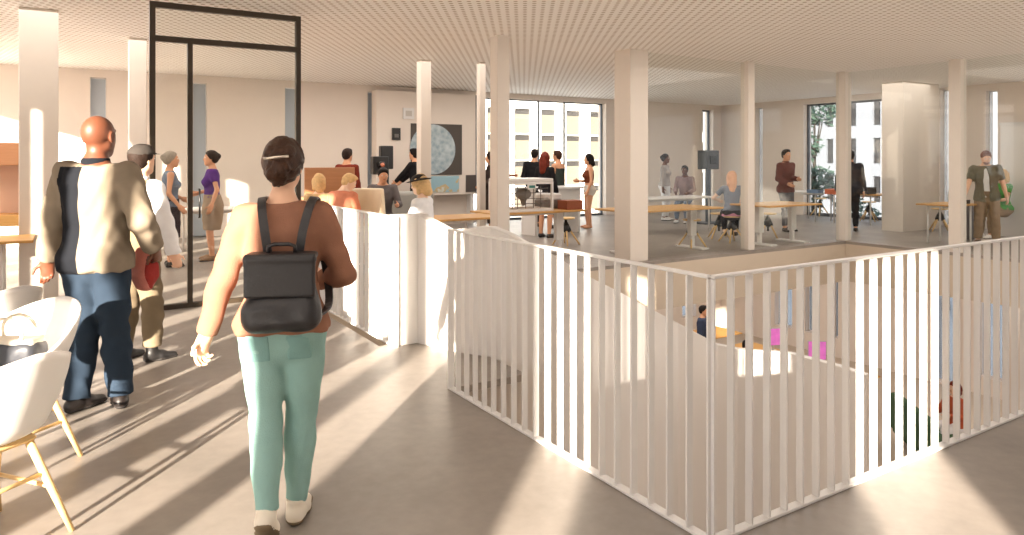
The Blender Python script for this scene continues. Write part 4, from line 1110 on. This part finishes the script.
# 3 man with the flat cap
p = Person((*base(136, 361), 0), yaw_(28), 1.70, 'm', 'pale', .010, hip=(0,0,.90), lean=4,
    feet=((-.13,-.03,0,0,0),(.12,.06,0,15,0)), hands=((-.2,.2,.95),(.3,.12,.86)), poles=((-.6,-.6,0),(.8,-.7,.1)), hdir=(None,(.1,.3,-1)), curl=(40,45), headyaw=8,
    label='man in a dark flat cap, white shirt and olive waistcoat behind the bald man')
p.top('shirt', cloth('white_shirt', (232,232,234)), sleeve=2., off=.022, hem=-.02, amp=.005, collar=cloth('white_shirt', (232,232,234)), seed=7)
p.top('waistcoat', cloth('olive', (126,112,86)), sleeve=0, off=.034, hem=-.1, amp=.003, seed=8)
p.legs('trousers', cloth('olive_trousers', (122,108,88)), off=.022, hemt=1.9, flare=.012, amp=.006)
p.shoes(mat('black_boot', (26,24,24), .5), boot=.1); p.hair('short', hair_m('dark')); p.hat('cap', mat('flat_cap', (52,46,42), .9)); p.face()

# 4, 5 two women behind the glass door
p = Person((*at(170, 10.4), 0), yaw_(60), 1.70, 'f', 'tan', .012, hands=((-.2,.2,1.0),(.22,.12,.9)), label='woman in a grey-blue top and dark skirt standing behind the glass door')
p.top('vest_top', cloth('slate_blue', (110,122,140)), sleeve=0, off=.012, hem=-.02); p.skirt('skirt', cloth('dark_skirt', (52,44,50)), z1=-.5); p.shoes(mat('black_leather', (34,28,26), .4)); p.hair('bun', hair_m('grey')); p.face()
p = Person((*base(212, 260), 0), yaw_(-115), 1.72, 'f', 'tan', .011, hands=((-.3,.02,.88),(.2,.22,1.05)), curl=(20,20), label='woman in a purple blouse and taupe pencil skirt behind the glass door')
p.top('blouse', cloth('purple', (84,48,122)), sleeve=.55, off=.016, hem=.06, amp=.006); p.skirt('skirt', cloth('taupe', (150,132,112)), z1=-.45, w1=.165, d1=.13, waist=.12); p.shoes(mat('tan_heels', (130,100,70), .5)); p.hair('bun', hair_m('dark')); p.face()

# people beyond the third balustrade
SIT = dict(hip=(0,0,.52), feet=((-.12,.42,0,-5,0),(.12,.42,0,5,0)), hands=((-.17,.36,.78),(.17,.36,.78)), poles=((-.5,-.6,-1),(.5,-.6,-1)))
def sit(**k): d = dict(SIT); d.update(k); return d
p = Person((*at(347, F/55), 0), yaw_(25), 1.76, 'm', 'tan', .013, label='man in a maroon jumper standing behind the brown booth seat')
p.top('jumper', cloth('maroon', (112,46,34)), sleeve=2); p.legs('trousers', cloth('charcoal', (58,54,56))); p.shoes(mat('black_leather', (34,28,26), .4)); p.hair('short', hair_m('dark')); p.face()
p = Person((*at(319, F/70), 0), yaw_(-20), 1.66, 'f', 'light', .013, **sit(hip=(0,0,.62)), label='blonde person in a floral top seated at the left end of the rail group')
p.top('floral_top', mat('floral', (196,170,128), .9, noise=.5, nscale=18), sleeve=1); p.legs('trousers', cloth('charcoal', (58,54,56))); p.hair('bob', hair_m('blond')); p.shoes(mat('tan_heels', (130,100,70), .5)); p.face()
p = Person((*at(334, F/73), 0), yaw_(25), 1.68, 'm', 'light', .013, **sit(hip=(0,0,.66), lean=24, headpitch=30, headyaw=-50, hands=((-.15,.5,.75),(.15,.5,.75))), label='person in a salmon jacket seated and bent forward by the booth seat')
p.top('jacket', cloth('salmon', (206,132,104)), sleeve=2); p.legs('trousers', cloth('charcoal', (58,54,56))); p.hair('short', hair_m('blond')); p.shoes(mat('black_leather', (34,28,26), .4)); p.face()
p = Person((*at(382, F/60), 0), yaw_(160), 1.76, 'm', 'tan', .012, **sit(hip=(0,0,.6), lean=8, headpitch=14, hands=((-.18,.42,.82),(.18,.42,.82))), label='dark-haired man in a grey cardigan seated below the camera rig, looking down')
p.top('cardigan', cloth('grey_cardigan', (104,98,98)), sleeve=2); p.legs('trousers', cloth('charcoal', (58,54,56))); p.hair('short', hair_m('black')); p.shoes(mat('black_leather', (34,28,26), .4)); p.face()
p = Person((*at(417, F/45.5), 0), yaw_(-70), 1.8, 'm', 'tan', .014, hands=((-.1,.5,1.0),(.14,.5,1.0)), lean=6, label='man in a black jumper reaching left in front of the black banner')
p.top('jumper', cloth('black_knit', (34,32,34)), sleeve=2); p.legs('trousers', cloth('black_trs', (36,34,38))); p.hair('short', hair_m('black')); p.shoes(mat('black_leather', (34,28,26), .4)); p.face()
p = Person((*at(426, F/84), 0), yaw_(-70), 1.68, 'f', 'light', .010, **sit(hip=(0,0,.64), headyaw=0, headpitch=12, lean=6), label='blonde woman in a black brimmed hat and white top seated behind the parapet')
p.top('white_top', cloth('white_shirt', (232,232,234)), sleeve=1.9); p.legs('trousers', cloth('charcoal', (58,54,56))); p.hair('bob', hair_m('blond')); p.hat('brim', mat('black_felt_hat', (28,24,24), .9)); p.shoes(mat('black_leather', (34,28,26), .4)); p.face()
p = Person((*at(491, F/46), 0), yaw_(-90), 1.74, 'f', 'tan', .013, hands=((-.2,.2,1.0),(.22,.12,.9)), label='person in a long dark coat half hidden behind the slim white column')
p.top('coat', cloth('dark_brown_coat', (58,48,44)), sleeve=2, off=.025, hem=-.1, ease=.17); p.skirt('long_skirt', cloth('dark_brown_coat', (58,48,44)), z1=-.75, w1=.2, d1=.17); p.hair('long', hair_m('dark')); p.shoes(mat('black_leather', (34,28,26), .4)); p.face()

# the three at the counter and the woman facing them
p = Person((*at(534.5, F/43), 0), yaw_(15), 1.80, 'm', 'tan', .012, hands=((-.2,.25,1.05),(.2,.3,1.05)), label='man in a dark suit jacket at the counter, back turned, left of the red-haired woman')
p.top('suit_jacket', cloth('black_knit', (34,32,34)), sleeve=2, off=.024, hem=-.1, ease=.17); p.legs('trousers', cloth('black_trs', (36,34,38))); p.hair('short', hair_m('black')); p.shoes(mat('black_leather', (34,28,26), .4)); p.face()
p = Person((*base(545, 237.5), 0), yaw_(35), 1.72, 'f', 'tan', .011, hands=((-.2,.25,1.05),(.24,.1,.86)), label='woman with long red hair, black top and white skirt by the counter')
p.top('top', cloth('black_knit', (34,32,34)), sleeve=1.8, hem=.0); p.skirt('skirt', cloth('white_shirt', (232,232,234)), z1=-.34, w1=.19, d1=.15, waist=.06); p.hair('long', hair_m('red')); p.shoes(mat('black_leather', (34,28,26), .4)); p.face()
p = Person((*at(558, F/44), 0), yaw_(-55), 1.76, 'm', 'tan', .011, label='short-haired person in a long dark green tank dress, right of the red-haired woman')
p.top('tank', cloth('dark_tank', (56,62,58)), sleeve=0, straps=True, hem=-.04); p.skirt('long_skirt', cloth('dark_tank', (56,62,58)), z1=-.62, w1=.18, d1=.15, waist=.05); p.hair('short', hair_m('brown')); p.shoes(mat('black_leather', (34,28,26), .4)); p.face()
p = Person((*base(589, 228), 0), yaw_(-100), 1.70, 'f', 'tan', .010, hands=((-.22,.1,.86),(.1,.24,1.1)), label='barefoot woman in a brown crop top and pale shorts facing the group')
p.top('crop_top', cloth('brown_top', (112,58,38)), sleeve=0, straps=True, off=.012, hem=.14); p.legs('shorts', cloth('pale_shorts', (206,198,186)), hemt=.28, waist=.09); p.hair('bob', hair_m('black')); p.face()

# far workers behind the broad column
p = Person((*at(665, F/39), 0), yaw_(120), 1.72, 'f', 'dark', .014, label='far person in a pale grey shirt standing at the white table, left of two')
p.top('shirt', cloth('pale_grey', (176,168,164)), sleeve=1.9); p.legs('trousers', cloth('white_shirt', (232,232,234))); p.hair('bun', hair_m('dark')); p.shoes(M_wht); p.face()
p = Person((*at(686, F/40), 0), yaw_(-150), 1.66, 'm', 'dark', .014, **sit(hip=(0,0,.66), lean=10), label='far seated person in a mauve shirt at the white table, right of two')
p.top('shirt', cloth('mauve', (150,128,128)), sleeve=1.9); p.legs('trousers', cloth('slate_blue', (110,122,140))); p.hair('short', hair_m('dark')); p.shoes(M_wht); p.face()
# girl on the stool
p = Person((*base(732, 242), 0), yaw_(12), 1.64, 'f', 'light', .010, hip=(0,-.02,.62), feet=((-.12,.26,.1,-5,0),(.1,.3,.1,5,0)), hands=((-.24,.3,.82),(.24,.3,.82)), poles=((-1,-.4,-.5),(1,-.4,-.5)), lean=6,
    label='girl with tied strawberry blond hair in a grey-blue tee, back turned, on a stool')
p.top('tee', cloth('grey_blue_tee', (128,134,148)), sleeve=.6, off=.016, hem=.02); p.legs('trousers', cloth('black_trs', (36,34,38)), off=.014, hemt=1.9, waist=.0)
f = Field(.01); f.loft(p.P0, p.U, p.Xp, [(-.1,.205,.16,0),(.04,.175,.13,0)], k=0, cut0=-.1, cut1=.035); p.child('plaid_shirt', f, mat('pink_plaid', (206,140,164), .85, noise=.35, nscale=40))
p.hair('long', hair_m('pinkblond')); p.shoes(mat('black_leather', (34,28,26), .4)); p.face()
# man in maroon
p = Person((*base(786, 231), 0), yaw_(150), 1.78, 'm', 'tan', .010, hip=(0,0,.92), feet=((-.1,0,0,-10,0),(.1,.05,0,25,0)), hands=((.0,.3,1.12),(.22,.24,1.02)), headyaw=-10, curl=(40,30),
    label='man in a maroon shirt and grey trousers holding a paper, beside the thin post')
p.top('shirt', cloth('maroon_shirt', (98,52,46)), sleeve=1.95, off=.02, hem=-.08, collar=cloth('maroon_shirt', (98,52,46))); p.legs('trousers', cloth('grey_trousers', (84,82,88)), off=.014, hemt=1.9); p.hair('short', hair_m('dark')); p.shoes(mat('black_leather', (34,28,26), .4)); p.face()
# dark figure behind the corner column
p = Person((*at(850.5, F/46), 0), yaw_(20), 1.76, 'm', 'tan', .012, lean=8, label='person in a charcoal hoodie half hidden behind the corner column')
p.top('hoodie', cloth('charcoal_hoodie', (48,46,50)), sleeve=2, off=.03, hem=-.08, ease=.18, collar=cloth('charcoal_hoodie', (48,46,50))); p.legs('trousers', cloth('black_trs', (36,34,38))); p.hair('short', hair_m('black')); p.shoes(mat('black_leather', (34,28,26), .4)); p.face()
# leaning man
p = Person((*base(987, 244), 0), yaw_(-148), 1.74, 'm', 'pale', .010, hip=(0,-.02,.92), lean=10, feet=((-.14,0,0,-10,0),(.14,.02,0,14,0)), hands=((-.3,.0,.88),(.36,.3,.87)), poles=((-1,-1,.2),(.5,-1,-.2)), side=3, headpitch=22, headyaw=12, curl=(30,30),
    label='bearded man in an open olive plaid shirt over white tee leaning to the table')
p.top('white_tee', cloth('white_shirt', (232,232,234)), sleeve=.4, off=.012, hem=-.04)
p.top('plaid_shirt', mat('olive_plaid', (104,100,82), .9, noise=.3, nscale=30), sleeve=.75, off=.028, hem=-.1, openf=True, amp=.006); p.legs('chinos', cloth('khaki', (142,120,96)), off=.022, hemt=1.95, flare=.01); p.hair('short', hair_m('auburn')); p.shoes(mat('brown_leather', (84,60,42), .5)); p.face()
f = Field(.008); f.ell(p.hp(0,.055,-.075), (.05,.045,.04), p.Hd, k=0); f.ell(p.hp(0,.1,-.05), (.024,.02,.01), p.Hd, k=.004, sign=-1); f.disp = folds(.003,3); p.child('beard', f, hair_m('auburn'))
p = Person((*at(1003, F/50), 0), yaw_(-100), 1.66, 'f', 'tan', .012, **sit(hip=(0,0,.62)), label='blonde person in a green top seated behind the leaning man')
p.top('green_top', cloth('bright_green', (70,140,70)), sleeve=.5); p.legs('trousers', cloth('khaki', (142,120,96))); p.hair('bob', hair_m('blond')); p.shoes(M_wht); p.face()

# the lower floor
def low(px, Y): return (*at(px, Y), LZ)
p = Person(low(703, 17.2), yaw_(120), 1.78, 'm', 'tan', .013, label='person in a dark blue jacket standing on the lower floor, left')
p.top('jacket', cloth('navy', (58,66,86)), sleeve=2, off=.025, hem=-.1); p.legs('trousers', cloth('navy', (58,66,86))); p.hair('short', hair_m('black')); p.shoes(M_black); p.face()
p = Person(low(690, 16.2), yaw_(170), 1.66, 'f', 'tan', .013, **sit(), label='person in a white shirt seated on the lower floor at the far left desk')
p.top('shirt', cloth('white_shirt', (232,232,234)), sleeve=2); p.legs('trousers', cloth('navy', (58,66,86))); p.hair('short', hair_m('black')); p.shoes(M_wht); p.face()
p = Person(low(746, 15.2), yaw_(150), 1.76, 'm', 'tan', .012, **sit(hip=(0,0,.62), headpitch=10), label='dark-haired bearded person in a grey top seated on the lower floor near the screens')
p.top('jumper', cloth('pale_grey', (176,168,164)), sleeve=2); p.legs('trousers', cloth('navy', (58,66,86))); p.hair('short', hair_m('black')); p.shoes(M_black); p.face()
p = Person(low(955, 12.9), yaw_(-110), 1.7, 'f', 'pale', .012, **sit(), label='red-haired person seated on the lower floor beside the green sofa')
p.top('top', cloth('rust_top', (170,84,56)), sleeve=2); p.legs('trousers', cloth('white_shirt', (232,232,234))); p.hair('bob', hair_m('red')); p.shoes(M_wht); p.face()
# ---------------------------------------------------------------- light and camera
AZ = math.radians(13.5); EL = math.radians(12.5)
sx = .845*math.sin(AZ)+.534*math.cos(AZ); sy = -.534*math.sin(AZ)+.845*math.cos(AZ)
dirv = Vector((sx*math.cos(EL), sy*math.cos(EL), -math.sin(EL)))
L = bpy.data.lights.new('sun', 'SUN'); L.energy = 24; L.color = (1, .88, .73); L.angle = math.radians(.7)
so = bpy.data.objects.new('sun', L); COL.objects.link(so); so.rotation_euler = dirv.to_track_quat('-Z', 'Y').to_euler(); so.location = (-20,-20,9)
w = bpy.data.worlds.new('sky'); SC.world = w; w.use_nodes = True; nt = w.node_tree; bg = nt.nodes['Background']
tc = nt.nodes.new('ShaderNodeTexCoord'); sp = nt.nodes.new('ShaderNodeSeparateXYZ'); r = nt.nodes.new('ShaderNodeValToRGB')
r.color_ramp.elements[0].position = 0; r.color_ramp.elements[0].color = (1,.95,.9,1); r.color_ramp.elements[1].position = .8; r.color_ramp.elements[1].color = (.8,.88,1,1)
nt.links.new(tc.outputs['Generated'], sp.inputs[0]); nt.links.new(sp.outputs[2], r.inputs[0]); nt.links.new(r.outputs[0], bg.inputs[0]); bg.inputs[1].default_value = 2.2
# unseen area lights added as fill under the ceilings of both storeys
def fill_lamp(u, v, z, su, sv, e, col=(1,.91,.83)):
    l = bpy.data.lights.new('fill_light', 'AREA'); l.shape = 'RECTANGLE'; l.size = su; l.size_y = sv; l.energy = e; l.color = col
    o = bpy.data.objects.new('fill_light', l); COL.objects.link(o); o.location = (u, v, z); return o
fill_lamp(-2.5, -1.5, CH-.05, 4, 4, 40); fill_lamp(4, 9.8, CH-.03, 7, 4, 150); fill_lamp(12.6, 8, CH-.03, 3, 6, 90); fill_lamp(-3, 9, CH-.03, 4, 5, 130); fill_lamp(6, 3, CH-.03, 6, 4, 150); fill_lamp(-2.5, 3, -FD-.03, 3, 6, 160); fill_lamp(3, -2.5, -FD-.03, 6, 3, 160)
fill_lamp(10, 10, -FD-.03, 8, 4, 150); fill_lamp(13, 3, -FD-.03, 3, 5, 90)
cam = bpy.data.cameras.new('camera'); co = bpy.data.objects.new('camera', cam); COL.objects.link(co); SC.camera = co
co.location = (CU, CV, EYE); co.rotation_euler = (PI/2, 0, -YAW)
cam.sensor_width = 36; cam.lens = F/1024*36; cam.shift_x = 0; cam.shift_y = -(267.5-HZ)/1024; cam.clip_end = 300; cam.clip_start = .05
SC.view_settings.view_transform = 'Standard'; SC.view_settings.look = 'None'; SC.view_settings.gamma = 1; SC.view_settings.use_curve_mapping = False
SC.view_settings.exposure = 0.42
cy = SC.cycles; cy.use_denoising = True; cy.max_bounces = 8; cy.diffuse_bounces = 6; cy.glossy_bounces = 3; cy.transparent_max_bounces = 16; cy.sample_clamp_indirect = 6
